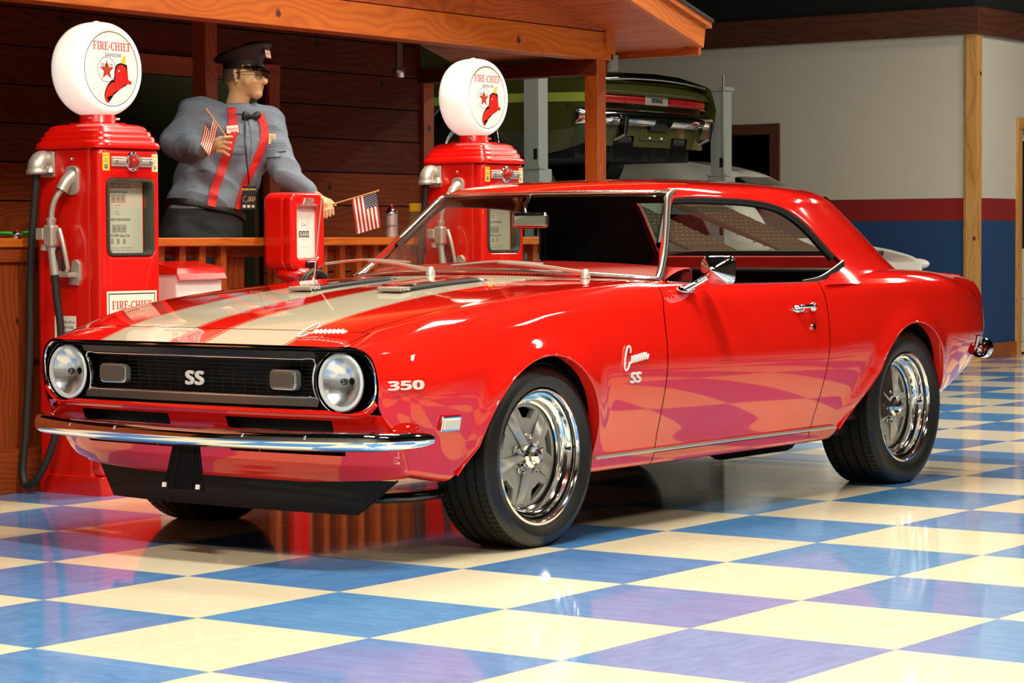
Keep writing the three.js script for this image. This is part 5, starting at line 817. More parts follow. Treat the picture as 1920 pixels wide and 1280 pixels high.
// ---------------------------------------------------------------- attendant leaning on the counter
{
  const O = [1.93, 0.12, -2.5];
  const t = thing('person', 'service attendant in grey work shirt, red suspenders and black peaked cap leaning on the counter', 'person', null, O);
  const L = p => [p[0] - O[0], p[1] - O[1], p[2] - O[2]], P = (n, g, m, l, par = t) => part(n, g, m, par, l);
  const J = {}; Object.entries({ pelL: [1.861, 1.095, -2.60], pelR: [1.976, 1.094, -2.50], waist1: [1.885, 1.252, -2.575], waist2: [1.985, 1.226, -2.47], ch1: [1.970, 1.555, -2.53], ch2: [2.092, 1.541, -2.38], chest: [2.042, 1.633, -2.45],
    rs: [1.905, 1.695, -2.55], re: [1.797, 1.560, -2.589], rw: [1.742, 1.520, -2.345], ls: [2.163, 1.655, -2.315], le: [2.112, 1.414, -2.165], lw: [2.160, 1.300, -2.035], neck0: [2.050, 1.72, -2.425], neck1: [2.062, 1.816, -2.385], head: [2.066, 1.90, -2.375], chin: [2.074, 1.785, -2.318] }).forEach(([k, v]) => J[k] = L(v));
  const skin = phy({ color: 0xc9a777, roughness: 0.55 }), shirtTex = dataTex(256, 256, (u, v) => { const n = 0.45 + 0.05 * vnoise(u * 120, v * 120, 120, 120) + 0.06 * vnoise(u * 9, v * 7, 9, 7); return [n * 0.88, n * 0.97, n * 1.09]; });
  const shirtM = std({ map: shirtTex, roughness: 0.85 }), pantsM = std({ color: 0x24272a, roughness: 0.85 }), beltM = std({ color: 0x14110f, roughness: 0.45 }), redM = std({ color: 0xcf1a17, roughness: 0.6 });
  const fwd = V(0.24, 0, 0.97), rt = V(-0.97, 0, 0.24);   // where the head looks, and its right
  const hp = (f, u, r) => [J.head[0] + fwd.x * f + rt.x * r, J.head[1] + u, J.head[2] + fwd.z * f + rt.z * r];
  const mid = (a, b, k = 0.5) => a.map((v, i) => lerp(v, b[i], k));
  const headF = (x, y, z) => {
    const dx = x - J.head[0], dz = z - J.head[2], f = dx * fwd.x + dz * fwd.z, r = dx * rt.x + dz * rt.z, u = y - J.head[1];
    const cran = Math.hypot((f + 0.015) / 1.12, u / 1.05, r / 0.86) - 0.088;
    let d = smin(cran, capsule(x, y, z, hp(0.045, -0.06, 0), hp(0.062, -0.098, 0), 0.058, 0.030), 0.04);       // jaw
    d = smin(d, capsule(x, y, z, hp(0.072, -0.010, 0), hp(0.108, -0.042, 0), 0.010, 0.016), 0.014);             // nose
    d = smin(d, capsule(x, y, z, hp(0.078, 0.012, -0.035), hp(0.078, 0.012, 0.035), 0.014, 0.014), 0.02);        // brow
    for (const s of [-1, 1]) { d = smin(d, capsule(x, y, z, hp(0.055, -0.032, s * 0.045), hp(0.04, -0.04, s * 0.055), 0.02, 0.02), 0.02);   // cheekbones
      d = smin(d, capsule(x, y, z, hp(-0.012, 0.005, s * 0.080), hp(-0.008, -0.042, s * 0.076), 0.013, 0.009), 0.008);                      // ears
      d = -smin(-d, Math.hypot(f - 0.094, u + 0.006, r - s * 0.032) - 0.016, 0.012); }
    d = smin(d, capsule(x, y, z, hp(0.082, -0.070, -0.018), hp(0.082, -0.070, 0.018), 0.008, 0.008), 0.008); d = smin(d, capsule(x, y, z, hp(0.078, -0.084, -0.014), hp(0.078, -0.084, 0.014), 0.009, 0.009), 0.008);
    d = -smin(-d, capsule(x, y, z, hp(0.092, -0.0775, -0.024), hp(0.092, -0.0775, 0.024), 0.0025, 0.0025), 0.004);
    d = smin(d, capsule(x, y, z, J.neck0, hp(-0.015, -0.05, 0), 0.058, 0.052), 0.03);
    return d + 0.0009 * Math.sin(u * 260 + f * 160 + 5 * Math.sin(f * 60 + u * 30)) * Math.sin(f * 70 + r * 40) * (f > -0.02 && u < 0.02 ? 1 : 0);                              // weathered creases
  };
  // hands: palm and five bent fingers
  const handField = (wrist, palmEnd, fingers) => (x, y, z) => { let d = smin(capsule(x, y, z, wrist, mid(wrist, palmEnd, 0.4), 0.026, 0.028), capsule(x, y, z, mid(wrist, palmEnd, 0.35), palmEnd, 0.028, 0.024), 0.02);
    for (const [a, b, c, r] of fingers) { const q = smin(capsule(x, y, z, a, b, r, r * 0.92), capsule(x, y, z, b, c, r * 0.92, r * 0.75), 0.004); d = smin(d, q, 0.008); } return d; };
  const add = (a, b) => a.map((v, i) => v + b[i]);
  const cr = [0.584, 0, 0.812], ct = [-0.811, 0, 0.583]; // along the counter towards his left, and outwards
  const D = (a, b, c) => [cr[0] * a + ct[0] * c, b, cr[2] * a + ct[2] * c];
  const rp = add(J.rw, D(0.075, 0.022, 0.06));
  const RF = [0, 1, 2, 3].map(k => { const a = add(rp, D(-0.01, 0.016 - k * 0.017, 0.012 - k * 0.006)), b = add(a, D(0.040 - k * 0.003, 0.014 - k * 0.006, 0.010)), c = add(b, D(0.032 - k * 0.003, 0.002 - k * 0.006, -0.006)); return [a, b, c, 0.0092]; }); RF.push([add(J.rw, D(0.035, 0.028, 0.05)), add(J.rw, D(0.075, 0.050, 0.05)), add(J.rw, D(0.105, 0.052, 0.045)), 0.0098]);
  const lp = add(J.lw, D(0.062, -0.045, 0.02));
  const LF = [0, 1, 2, 3].map(k => { const a = add(lp, D(-0.022 + k * 0.016, 0.0 + k * 0.004, 0.014 - k * 0.008)), b = add(a, D(0.016, -0.036, 0.008)), c = add(b, D(0.004, -0.034 + 0.004 * Math.abs(k - 1), 0.0)); return [a, b, c, 0.0092]; }); LF.push([add(J.lw, D(0.05, -0.012, 0.0)), add(J.lw, D(0.092, -0.030, 0.005)), add(J.lw, D(0.118, -0.05, 0.008)), 0.0098]);
  const hf1 = handField(J.rw, rp, RF), hf2 = handField(J.lw, lp, LF);
  const box = (pts, m) => [[0, 1, 2].map(i => Math.min(...pts.map(p => p[i])) - m), [0, 1, 2].map(i => Math.max(...pts.map(p => p[i])) + m)];
  const hb = box([J.head, J.neck0], 0.15), r1 = box([J.rw, rp, ...RF.map(f => f[2])], 0.045), r2 = box([J.lw, lp, ...LF.map(f => f[2])], 0.045);
  const coreF = (x, y, z) => { let d = smin(capsule(x, y, z, J.waist1, J.ch1, 0.09, 0.10), capsule(x, y, z, J.waist2, J.ch2, 0.09, 0.10), 0.08); d = smin(d, capsule(x, y, z, J.rs, J.re, 0.05, 0.04), 0.05); d = smin(d, capsule(x, y, z, J.re, J.rw, 0.04, 0.028), 0.03); d = smin(d, capsule(x, y, z, J.ls, J.le, 0.05, 0.04), 0.05); d = smin(d, capsule(x, y, z, J.le, J.lw, 0.04, 0.028), 0.03); return smin(d, capsule(x, y, z, J.chest, J.neck0, 0.10, 0.06), 0.06); };
  const core = box([J.rs, J.re, J.ls, J.le, J.waist1, J.neck0, J.rw, J.lw], 0.13);
  P('body', [isoSurface(headF, ...hb, 0.004), isoSurface(hf1, ...r1, 0.0035), isoSurface(hf2, ...r2, 0.0035), isoSurface(coreF, ...core, 0.014)], skin, 'weathered skin of face and hands');
  // shirt with folds
  const fold = (x, y, z) => 0.006 * Math.sin(x * 24 + y * 38 + 2 * Math.sin(z * 13)) * Math.sin(y * 17 - z * 21) + 0.004 * (1 - Math.abs(Math.sin(y * 23 + x * 31 - z * 26 + 1.5 * Math.sin(x * 9)))) ** 3 * -1.2 + 0.0015 * Math.sin(y * 52 + x * 30 + z * 25);
  const shirtF = (x, y, z) => { let d = smin(capsule(x, y, z, J.waist1, J.ch1, 0.118, 0.125), capsule(x, y, z, J.waist2, J.ch2, 0.115, 0.125), 0.10); d = smin(d, capsule(x, y, z, J.ch1, J.rs, 0.11, 0.078), 0.07); d = smin(d, capsule(x, y, z, J.ch2, J.ls, 0.11, 0.074), 0.07); d = smin(d, capsule(x, y, z, J.chest, J.neck0, 0.12, 0.07), 0.07); d = smin(d, capsule(x, y, z, J.rs, J.neck0, 0.06, 0.062), 0.06); d = smin(d, capsule(x, y, z, J.ls, J.neck0, 0.055, 0.062), 0.06);
    d = smin(d, capsule(x, y, z, J.rs, J.re, 0.078, 0.074), 0.05); d = smin(d, capsule(x, y, z, J.re, mid(J.re, J.rw, 0.88), 0.072, 0.046), 0.03); d = smin(d, capsule(x, y, z, J.ls, J.le, 0.076, 0.066), 0.05); d = smin(d, capsule(x, y, z, J.le, mid(J.le, J.lw, 0.88), 0.064, 0.044), 0.03);
    d += fold(x, y, z); d = Math.max(d, y - J.neck0[1] - 0.012 - 1.6 * Math.max(0, Math.hypot(x - J.neck0[0], z - J.neck0[2]) - 0.07)); return Math.max(d, J.waist1[1] - 0.02 - y); };
  const sg = isoSurface(shirtF, ...core, 0.0095); { const p = sg.attributes.position, uv = sg.attributes.uv; for (let i = 0; i < p.count; i++) uv.setXY(i, p.getX(i) * 2 + p.getZ(i), p.getY(i) * 2); }
  P('shirt', sg, shirtM, 'grey-blue work shirt');
  // trousers, belt
  const hipL = L([1.86, 0.13, -2.62]), hipR = L([2.02, 0.13, -2.52]);
  const pantsF = (x, y, z) => { let d = smin(capsule(x, y, z, J.waist1, J.pelL, 0.112, 0.125), capsule(x, y, z, J.waist2, J.pelR, 0.110, 0.125), 0.08); d = smin(d, capsule(x, y, z, J.pelL, hipL, 0.11, 0.075), 0.05); d = smin(d, capsule(x, y, z, J.pelR, hipR, 0.11, 0.075), 0.05); return Math.max(d + fold(x, y, z) * 0.7, y - J.waist1[1] + 0.01); };
  P('trousers', isoSurface(pantsF, ...box([J.waist1, hipL, hipR, J.pelR], 0.16), 0.012), pantsM, 'dark grey trousers');
  const beltF = (x, y, z) => { const d = smin(capsule(x, y, z, J.waist1, J.pelL, 0.127, 0.134), capsule(x, y, z, J.waist2, J.pelR, 0.125, 0.134), 0.09); return Math.max(d, Math.abs(y - J.waist1[1] + 0.012 + (x - J.waist1[0]) * 0.28) - 0.017); };
  P('belt', isoSurface(beltF, ...box([J.waist1, J.waist2, J.pelL, J.pelR], 0.15), 0.0055), beltM, 'black belt with brass plates');
  // strip lying on the shirt: march a plan path outwards until the field is passed
  const onShirt = (p, dir, off) => { let q = [...p]; let s = 0; for (let k = 0; k < 120; k++) { const v = Math.min(shirtF(...q), beltF(...q)); if (v > off) break; q = q.map((c, i) => c + dir[i] * 0.003); } return q; };
  const strip = (pts, dir, w, m, n, l, off = 0.006) => { const c = new THREE.CatmullRomCurve3(pts.map(p => V(...L(p)))); const rows = []; for (let i = 0; i <= 30; i++) { const p = c.getPoint(i / 30), tg = c.getTangent(i / 30), sd = V(...dir).cross(tg).normalize(); rows.push([-1, -0.33, 0.33, 1].map(k => onShirt([p.x + sd.x * w * k - dir[0] * 0.12, p.y + sd.y * w * k - dir[1] * 0.12, p.z + sd.z * w * k - dir[2] * 0.12], dir, off))); }
    const g = grid((u, v) => rows[Math.round(u * 30)][Math.round(v * 3)], 30, 3); return P(n, [g, offset(g, -0.002)], m, l); };
  const out = [-0.62, 0, 0.784];
  strip([[1.985, 1.745, -2.40], [1.955, 1.62, -2.36], [1.915, 1.46, -2.38], [1.876, 1.33, -2.41], [1.862, 1.245, -2.42]], out, 0.021, redM, 'suspender', 'red suspender');
  strip([[2.083, 1.700, -2.30], [2.080, 1.60, -2.27], [2.035, 1.47, -2.28], [1.985, 1.36, -2.30], [1.955, 1.23, -2.32]], out, 0.019, redM, 'suspender', 'red suspender');
  strip([[2.018, 1.71, -2.33], [1.985, 1.56, -2.31], [1.985, 1.43, -2.29], [1.99, 1.35, -2.28]], out, 0.003, M.black, 'lanyard', 'black lanyard', 0.008);
  strip([[2.03, 1.70, -2.31], [2.02, 1.56, -2.28], [2.0, 1.40, -2.28], [1.97, 1.25, -2.30]], out, 0.013, shirtM, 'button_placket', 'button placket', 0.003);
  for (const [a, b] of [[[1.955, 1.565, -2.34], 0.045], [[2.105, 1.55, -2.22], 0.045]]) strip([[a[0] - 0.0, a[1] + 0.02, a[2]], [a[0], a[1] - 0.065, a[2]]], out, b, shirtM, 'chest_pocket', 'chest pocket', 0.005);
  const cardTex = canvasTex(256, 400, (g, w, h) => { g.fillStyle = '#14161d'; g.fillRect(0, 0, w, h); g.fillStyle = '#e8c23c'; g.font = 'italic bold 54px sans-serif'; g.textAlign = 'center'; g.fillText('Autorama', w / 2, 70); g.fillStyle = '#cfa14a'; g.font = 'italic bold 110px serif'; g.fillText('50', 170, 260); g.strokeStyle = '#b98c3c'; g.lineWidth = 8; g.beginPath(); g.arc(80, 220, 46, 0, 5); g.stroke(); g.fillStyle = '#d9d2bd'; for (let i = 0; i < 3; i++) g.fillRect(30 + i * 74, 320, 50, 46); });
  const card = (w, h, tex, at, n, l, off, tilt = 0) => { const q = onShirt(L(at).map((v, i) => v - out[i] * 0.1), out, off); const g = new THREE.BoxGeometry(w, h, 0.003); const z = V(...out); const m = new THREE.Matrix4().makeBasis(V(0, 1, 0).cross(z).normalize(), V(0, 1, 0), z); g.rotateZ(tilt); g.applyMatrix4(m); g.translate(...q); return P(n, g, std({ map: tex, roughness: 0.4 }), l); };
  card(0.075, 0.115, cardTex, [1.985, 1.287, -2.28], 'pass_card', 'dark event pass with gold lettering', 0.02);
  const patchTex = canvasTex(256, 160, (g, w, h) => { g.fillStyle = '#f2ebe0'; g.fillRect(0, 0, w, h); g.strokeStyle = '#c2221d'; g.lineWidth = 22; g.strokeRect(4, 4, w - 8, h - 8); g.fillStyle = '#b01d18'; g.font = 'bold 50px sans-serif'; g.textAlign = 'center'; g.fillText('TEXACO', w / 2, 98); });
  card(0.066, 0.046, patchTex, [1.935, 1.622, -2.34], 'name_patch', 'red and white name patch', 0.006, 0.1);
  const badgeTex = canvasTex(160, 200, (g, w, h) => { g.fillStyle = '#d9cf9a'; g.fillRect(0, 0, w, h); g.fillStyle = '#23231f'; g.font = 'bold 46px serif'; g.textAlign = 'center'; g.fillText('ECO', w / 2, 70); g.fillText('TIRE', w / 2, 118); g.fillText('FLO', w / 2, 166); });
  card(0.034, 0.05, badgeTex, [2.09, 1.575, -2.23], 'chest_badge', 'cream and black badge', 0.006, -0.1);
  // bow tie, collar
  const bq = onShirt(L([2.045, 1.685, -2.32]).map((v, i) => v - out[i] * 0.05), out, 0.008); const bow = s => { const g = lathe([[0.006, 0], [0.020, 0.018], [0.024, 0.034], [0.019, 0.046], [0.0001, 0.047]], 16); g.scale(1, 1, 0.5); g.rotateZ(-s * Math.PI / 2 + s * 0.1); g.rotateY(-0.62); g.translate(...bq); return g; };
  P('bow_tie', [bow(1), bow(-1), (() => { const g = new THREE.SphereGeometry(0.011, 12, 8); g.translate(...bq); return g; })()], std({ color: 0x101012, roughness: 0.5 }), 'black bow tie');
  const colF = (x, y, z) => { const c = [J.neck0[0], y, J.neck0[2] + 0.006]; const d = Math.abs(Math.hypot(x - c[0], z - c[2]) - 0.068 - (J.neck0[1] + 0.03 - y) * 0.55) - 0.006; return Math.max(d, Math.abs(y - J.neck0[1] - 0.004) - 0.028); };
  P('collar', isoSurface(colF, ...box([J.neck0], 0.13), 0.005), shirtM);
  // cap: crown, band, visor, badge
  const capL = (f, u, r) => hp(f, u, r); const capM = phy({ color: 0x0f1011, roughness: 0.5, sheen: 0.4 });
  const tilt = f => f * 0.25;
  const ringPt = (a, rf, rr, u, f0 = 0) => { const f = Math.cos(a) * rf + f0, r = Math.sin(a) * rr; return hp(f, u + tilt(-f) * -0.45 , r); };
  const prof = [[0.100, 0.082, 0.018, -0.01], [0.103, 0.086, 0.05, -0.01], [0.106, 0.089, 0.062, -0.01], [0.140, 0.122, 0.092, -0.012], [0.148, 0.130, 0.104, -0.012], [0.140, 0.122, 0.114, -0.008], [0.10, 0.085, 0.124, 0.0], [0.05, 0.045, 0.128, 0], [0.001, 0.001, 0.129, 0]];
  const cap = P('cap', grid((u, v) => { const q = prof[Math.round(v * 8)]; const a = u * Math.PI * 2; const p = ringPt(a, q[0], q[1], q[2] + (v > 0.35 ? 0.022 * Math.cos(a) : 0), q[3]); return p; }, 48, 8, true), capM, 'black peaked service cap');
  part('visor', [0, 0.004].map(o => grid((u, v) => { const a = lerp(-1.15, 1.15, u), k = v; const e = Math.cos(a / 1.15 * Math.PI / 2); return hp(Math.cos(a) * (0.098 + 0.052 * k * e) - 0.01, 0.020 - 0.030 * k * e + o + 0.02 * Math.cos(a) * 0.4, Math.sin(a) * (0.084 + 0.012 * k * e)); }, 24, 6)), phy({ color: 0x0a0a0a, roughness: 0.2, clearcoat: 1 }), cap, 'glossy black visor');
  for (const s of [1, -1]) part('cap_button', (() => { const g = new THREE.SphereGeometry(0.008, 12, 8); g.translate(...hp(0.03, 0.032, s * 0.086)); return g; })(), M.brass, cap, 'brass button');
  part('cap_strap', tube(Array.from({ length: 13 }, (_, i) => { const a = lerp(-1.3, 1.3, i / 12); return hp(Math.cos(a) * 0.107 - 0.01, 0.036, Math.sin(a) * 0.089); }), 0.005, 30, 6), M.glossBlack, cap);
  const cb = new THREE.BoxGeometry(0.05, 0.042, 0.004); cb.rotateY(Math.atan2(fwd.x, fwd.z)); cb.rotateX(-0.2); cb.translate(...hp(0.128, 0.092, 0)); part('cap_badge', cb, std({ map: patchTex, roughness: 0.4 }), cap, 'red and white cap badge');
  // spectacles
  const gm = std({ color: 0x57503f, metalness: 0.7, roughness: 0.35 }); const ring = s => tube(Array.from({ length: 17 }, (_, i) => { const a = i / 16 * Math.PI * 2; return hp(0.106 - 0.004 * Math.abs(Math.cos(a)), -0.006 + Math.sin(a) * 0.021, s * 0.034 + Math.cos(a) * 0.026); }), 0.0024, 40, 6, true);
  const sp = P('spectacles', [ring(1), ring(-1), tube([hp(0.108, -0.002, -0.01), hp(0.112, 0.002, 0), hp(0.108, -0.002, 0.01)], 0.0022, 8, 6), ...[1, -1].map(s => tube([hp(0.100, 0.0, s * 0.06), hp(0.05, 0.002, s * 0.084), hp(-0.01, 0.0, s * 0.09)], 0.0022, 12, 6))], gm, 'wire-rimmed spectacles');
  for (const s of [1, -1]) part('lens', (() => { const g = new THREE.CircleGeometry(0.021, 20); g.rotateY(Math.atan2(fwd.x, fwd.z)); g.translate(...hp(0.104, -0.006, s * 0.034)); return g; })(), phy({ color: 0xefe9da, transmission: 1, roughness: 0.02, thickness: 0 }), sp);
  for (const s of [1, -1]) P('eye', (() => { const g = new THREE.SphereGeometry(0.011, 12, 8); g.translate(...hp(0.078, -0.006, s * 0.032)); return g; })(), std({ color: 0x5d4a3a, roughness: 0.3 }));
  for (const s of [1, -1]) P('hair', grid((u, v) => { const a = lerp(1.3, 2.9, u) * s; return hp(Math.cos(a) * 0.102 - 0.012, lerp(0.02, -0.03 - 0.02 * u, v), Math.sin(a) * 0.084); }, 14, 5), std({ color: 0x4d4339, roughness: 0.9, side: THREE.DoubleSide }), 'short greying hair');
}
// small hand flags
const flagTex = canvasTex(570, 300, (g, w, h) => { for (let i = 0; i < 13; i++) { g.fillStyle = i % 2 ? '#f4ead8' : '#b3242c'; g.fillRect(0, i * h / 13, w, h / 13 + 1); } g.fillStyle = '#27304f'; g.fillRect(0, 0, w * 0.4, h * 7 / 13); g.fillStyle = '#f4ead8'; for (let r = 0; r < 9; r++) for (let c = 0; c < (r % 2 ? 5 : 6); c++) { g.beginPath(); g.arc((c + (r % 2 ? 1 : 0.5)) * w * 0.4 / 6, (r + 0.5) * h * 7 / 13 / 9, 6, 0, 7); g.fill(); } });
function handFlag(label, a, b, w, h, dir, sag) { // staff from a to b; cloth hangs from the tip along dir
  const A = V(...a), B = V(...b), t = thing('hand_flag', label, 'flag', 'little hand flags', a); const sub = p => [p.x - A.x, p.y - A.y, p.z - A.z];
  part('staff', [rod([0, 0, 0], sub(B), 0.0035), (() => { const g = new THREE.SphereGeometry(0.006, 10, 8); g.translate(...sub(B)); return g; })()], std({ color: 0xc78f4a, roughness: 0.5 }), t, 'thin wooden staff');
  const ax = B.clone().sub(A).normalize(), d = V(...dir).normalize(), n = ax.clone().cross(d).normalize();
  const g = grid((u, v) => { const p = B.clone().addScaledVector(ax, -0.01 - h * v).addScaledVector(d, w * u).addScaledVector(n, sag * Math.sin(u * 6 + v * 3) * u); return sub(p); }, 24, 12); { const uv = g.attributes.uv; for (let i = 0; i < uv.count; i++) uv.setXY(i, uv.getX(i), 1 - uv.getY(i)); }
  part('cloth', g, std({ map: flagTex, roughness: 0.8, side: THREE.DoubleSide }), t, 'stars and stripes cloth');
}
handFlag('little flag on a staff in the attendant\'s hand resting on the counter', [2.205, 1.252, -1.945], [2.345, 1.318, -1.765], 0.175, 0.125, [0.08, -0.99, 0.11], 0.008);
handFlag('little furled flag held against the attendant\'s chest', [1.762, 1.565, -2.215], [1.700, 1.705, -2.295], 0.155, 0.085, [-0.16, -0.97, -0.2], 0.03);
// counter clutter
{
  const sc = thing('spray_can', 'silver spray can with a red nozzle on the porch counter', 'spray can', null, [2.985, 1.092, -2.19]);
  const canTex = canvasTex(256, 256, (g, w, h) => { g.fillStyle = '#c9c7c3'; g.fillRect(0, 0, w, h); g.fillStyle = '#8b8a8e'; for (let i = 0; i < 26; i++) g.fillRect((i * 53) % 230, 20 + (i * 37) % 220, 20 + (i * 17) % 50, 5); g.fillStyle = '#f2f0ec'; g.fillRect(0, 20, w, 14); });
  part('can', lathe([[0.0001, 0], [0.031, 0], [0.032, 0.004], [0.032, 0.125], [0.03, 0.129]], 32), std({ map: canTex, metalness: 0.7, roughness: 0.35 }), sc); part('shoulder', lathe([[0.032, 0.127], [0.031, 0.135], [0.022, 0.150], [0.014, 0.154], [0.013, 0.158], [0.0001, 0.158]], 32), M.chrome, sc); part('nozzle', lathe([[0.006, 0.158], [0.006, 0.172], [0.0001, 0.173]], 12), std({ color: 0xa3231b, roughness: 0.4 }), sc, 'red nozzle');
  const jr = thing('jar', 'glass jar with a yellow lid on the porch counter', 'jar', null, [3.21, 1.092, -2.19]);
  part('glass', lathe([[0.0001, 0.003], [0.05, 0], [0.055, 0.01], [0.055, 0.12], [0.045, 0.135], [0.045, 0.15]], 32), phy({ color: 0xd8c890, transmission: 0.8, roughness: 0.05, thickness: 0 }), jr); part('lid', lathe([[0.05, 0.135], [0.05, 0.175], [0.047, 0.178], [0.0001, 0.178]], 32), std({ color: 0xe3b912, roughness: 0.4 }), jr, 'yellow lid'); part('contents', lathe([[0.0001, 0.006], [0.05, 0.006], [0.05, 0.06], [0.0001, 0.066]], 24), std({ color: 0x8a5a25, roughness: 0.6 }), jr);
  const cd = []; for (let k = 0; k < 4; k++) cd.push(tube(Array.from({ length: 15 }, (_, i) => { const a = i / 14; return [-0.30 + a * 0.62, 0.010 + k * 0.007 + 0.008 * Math.sin(a * 5 + k), 0.02 * Math.sin(a * 4 + k * 1.3) + k * 0.012]; }), 0.005, 50, 8));
  const c = single('extension_cord', cd, phy({ color: 0x2fae3a, roughness: 0.35 }), 'bundle of bright green cords lying on the porch ledge', 'cord'); c.position.set(0.36, 1.092, -2.14);
  const kn = thing('chrome_knob', 'small chrome knob lying below the green cords', 'knob', null, [0.28, 1.092, -2.085]); part('body', lathe([[0.0001, 0.03], [0.016, 0.028], [0.022, 0.016], [0.020, 0]], 20), M.chrome, kn); part('cap', lathe([[0.0001, 0.034], [0.008, 0.033], [0.009, 0.028]], 12), std({ color: 0xa82a22, roughness: 0.4 }), kn);
}
// ---------------------------------------------------------------- four-post lift
{
  const t = thing('car_lift', 'grey four-post car lift holding up the green car', 'car lift', null, [9.15, 0, -4.6]); const grey = phy({ color: 0x8b918e, roughness: 0.45, clearcoat: 0.3 }); const P = (n, g, m = grey, l) => part(n, g, m, t, l);
  for (const [x, z] of [[-1.40, 0], [1.26, 0], [-1.40, -4.1], [1.26, -4.1]]) {
    const p = P('post', [bx(x, x + 0.12, 0, 2.30, z - 0.13, z)]); part('post_cap', bx(x - 0.015, x + 0.135, 2.30, 2.33, z - 0.145, z + 0.015), grey, p); part('base_plate', bx(x - 0.1, x + 0.22, 0, 0.012, z - 0.23, z + 0.1), grey, p);
    for (let k = 0; k < 9; k++) part('latch_slot', bx(x - 0.001, x + 0.004, 0.55 + k * 0.14, 0.63 + k * 0.14, z - 0.045, z - 0.012), M.black, p, 'dark latch slot');
    part('carriage', [bx(x - 0.02, x + 0.14, 1.50, 1.60, z - 0.15, z + 0.02), bx(x - 0.03, x + 0.05, 1.60, 1.615, z - 0.16, z + 0.03)], grey, p);
  }
  for (const z of [0, -4.1]) P('cross_beam', bx(-1.4, 1.38, 1.28, 1.42, z - 0.11, z - 0.01)); 
  for (const x of [-0.98, 0.5]) P('runway', bx(x, x + 0.48, 1.36, 1.45, -4.3, 0.0));
  const rp = M.steel; for (const x of [-0.98, 0.3]) { const r = P('ramp', (() => { const g = extrude(poly([[0.0, 1.42], [1.05, 1.0], [1.05, 0.98], [0.0, 1.36]]), 0.62, 0.002); g.rotateY(-Math.PI / 2); g.translate(x + 0.62, 0, 0.02); return g; })(), std({ color: 0x6d5f4e, metalness: 0.5, roughness: 0.5 }), 'slotted metal drive-on ramp');
    const d = []; for (let i = 0; i < 13; i++) for (let k = 0; k < 8; k++) { const zz = 0.08 + i * 0.073, yy = 1.42 - (zz - 0.02) * 0.4; const g = cbox(0, 0, 0, 0.035, 0.006, 0.014, 0.002); g.rotateX(0.38); g.translate(x + 0.05 + k * 0.074 + (i % 2) * 0.03, yy + 0.004, zz); d.push(g); const q = g.clone(); q.translate(0, -0.052 , 0); d.push(q); } part('tread_pattern', d, std({ color: 0xa89b86, metalness: 0.6, roughness: 0.4 }), r).userData.kind = 'stuff'; }
  P('cable', rod([1.20, 1.45, 0.03], [1.20, 2.42, 0.03], 0.006), M.steel); P('latch_rod', rod([1.28, 2.33, -0.02], [1.28, 2.43, -0.02], 0.008), M.steel);
}
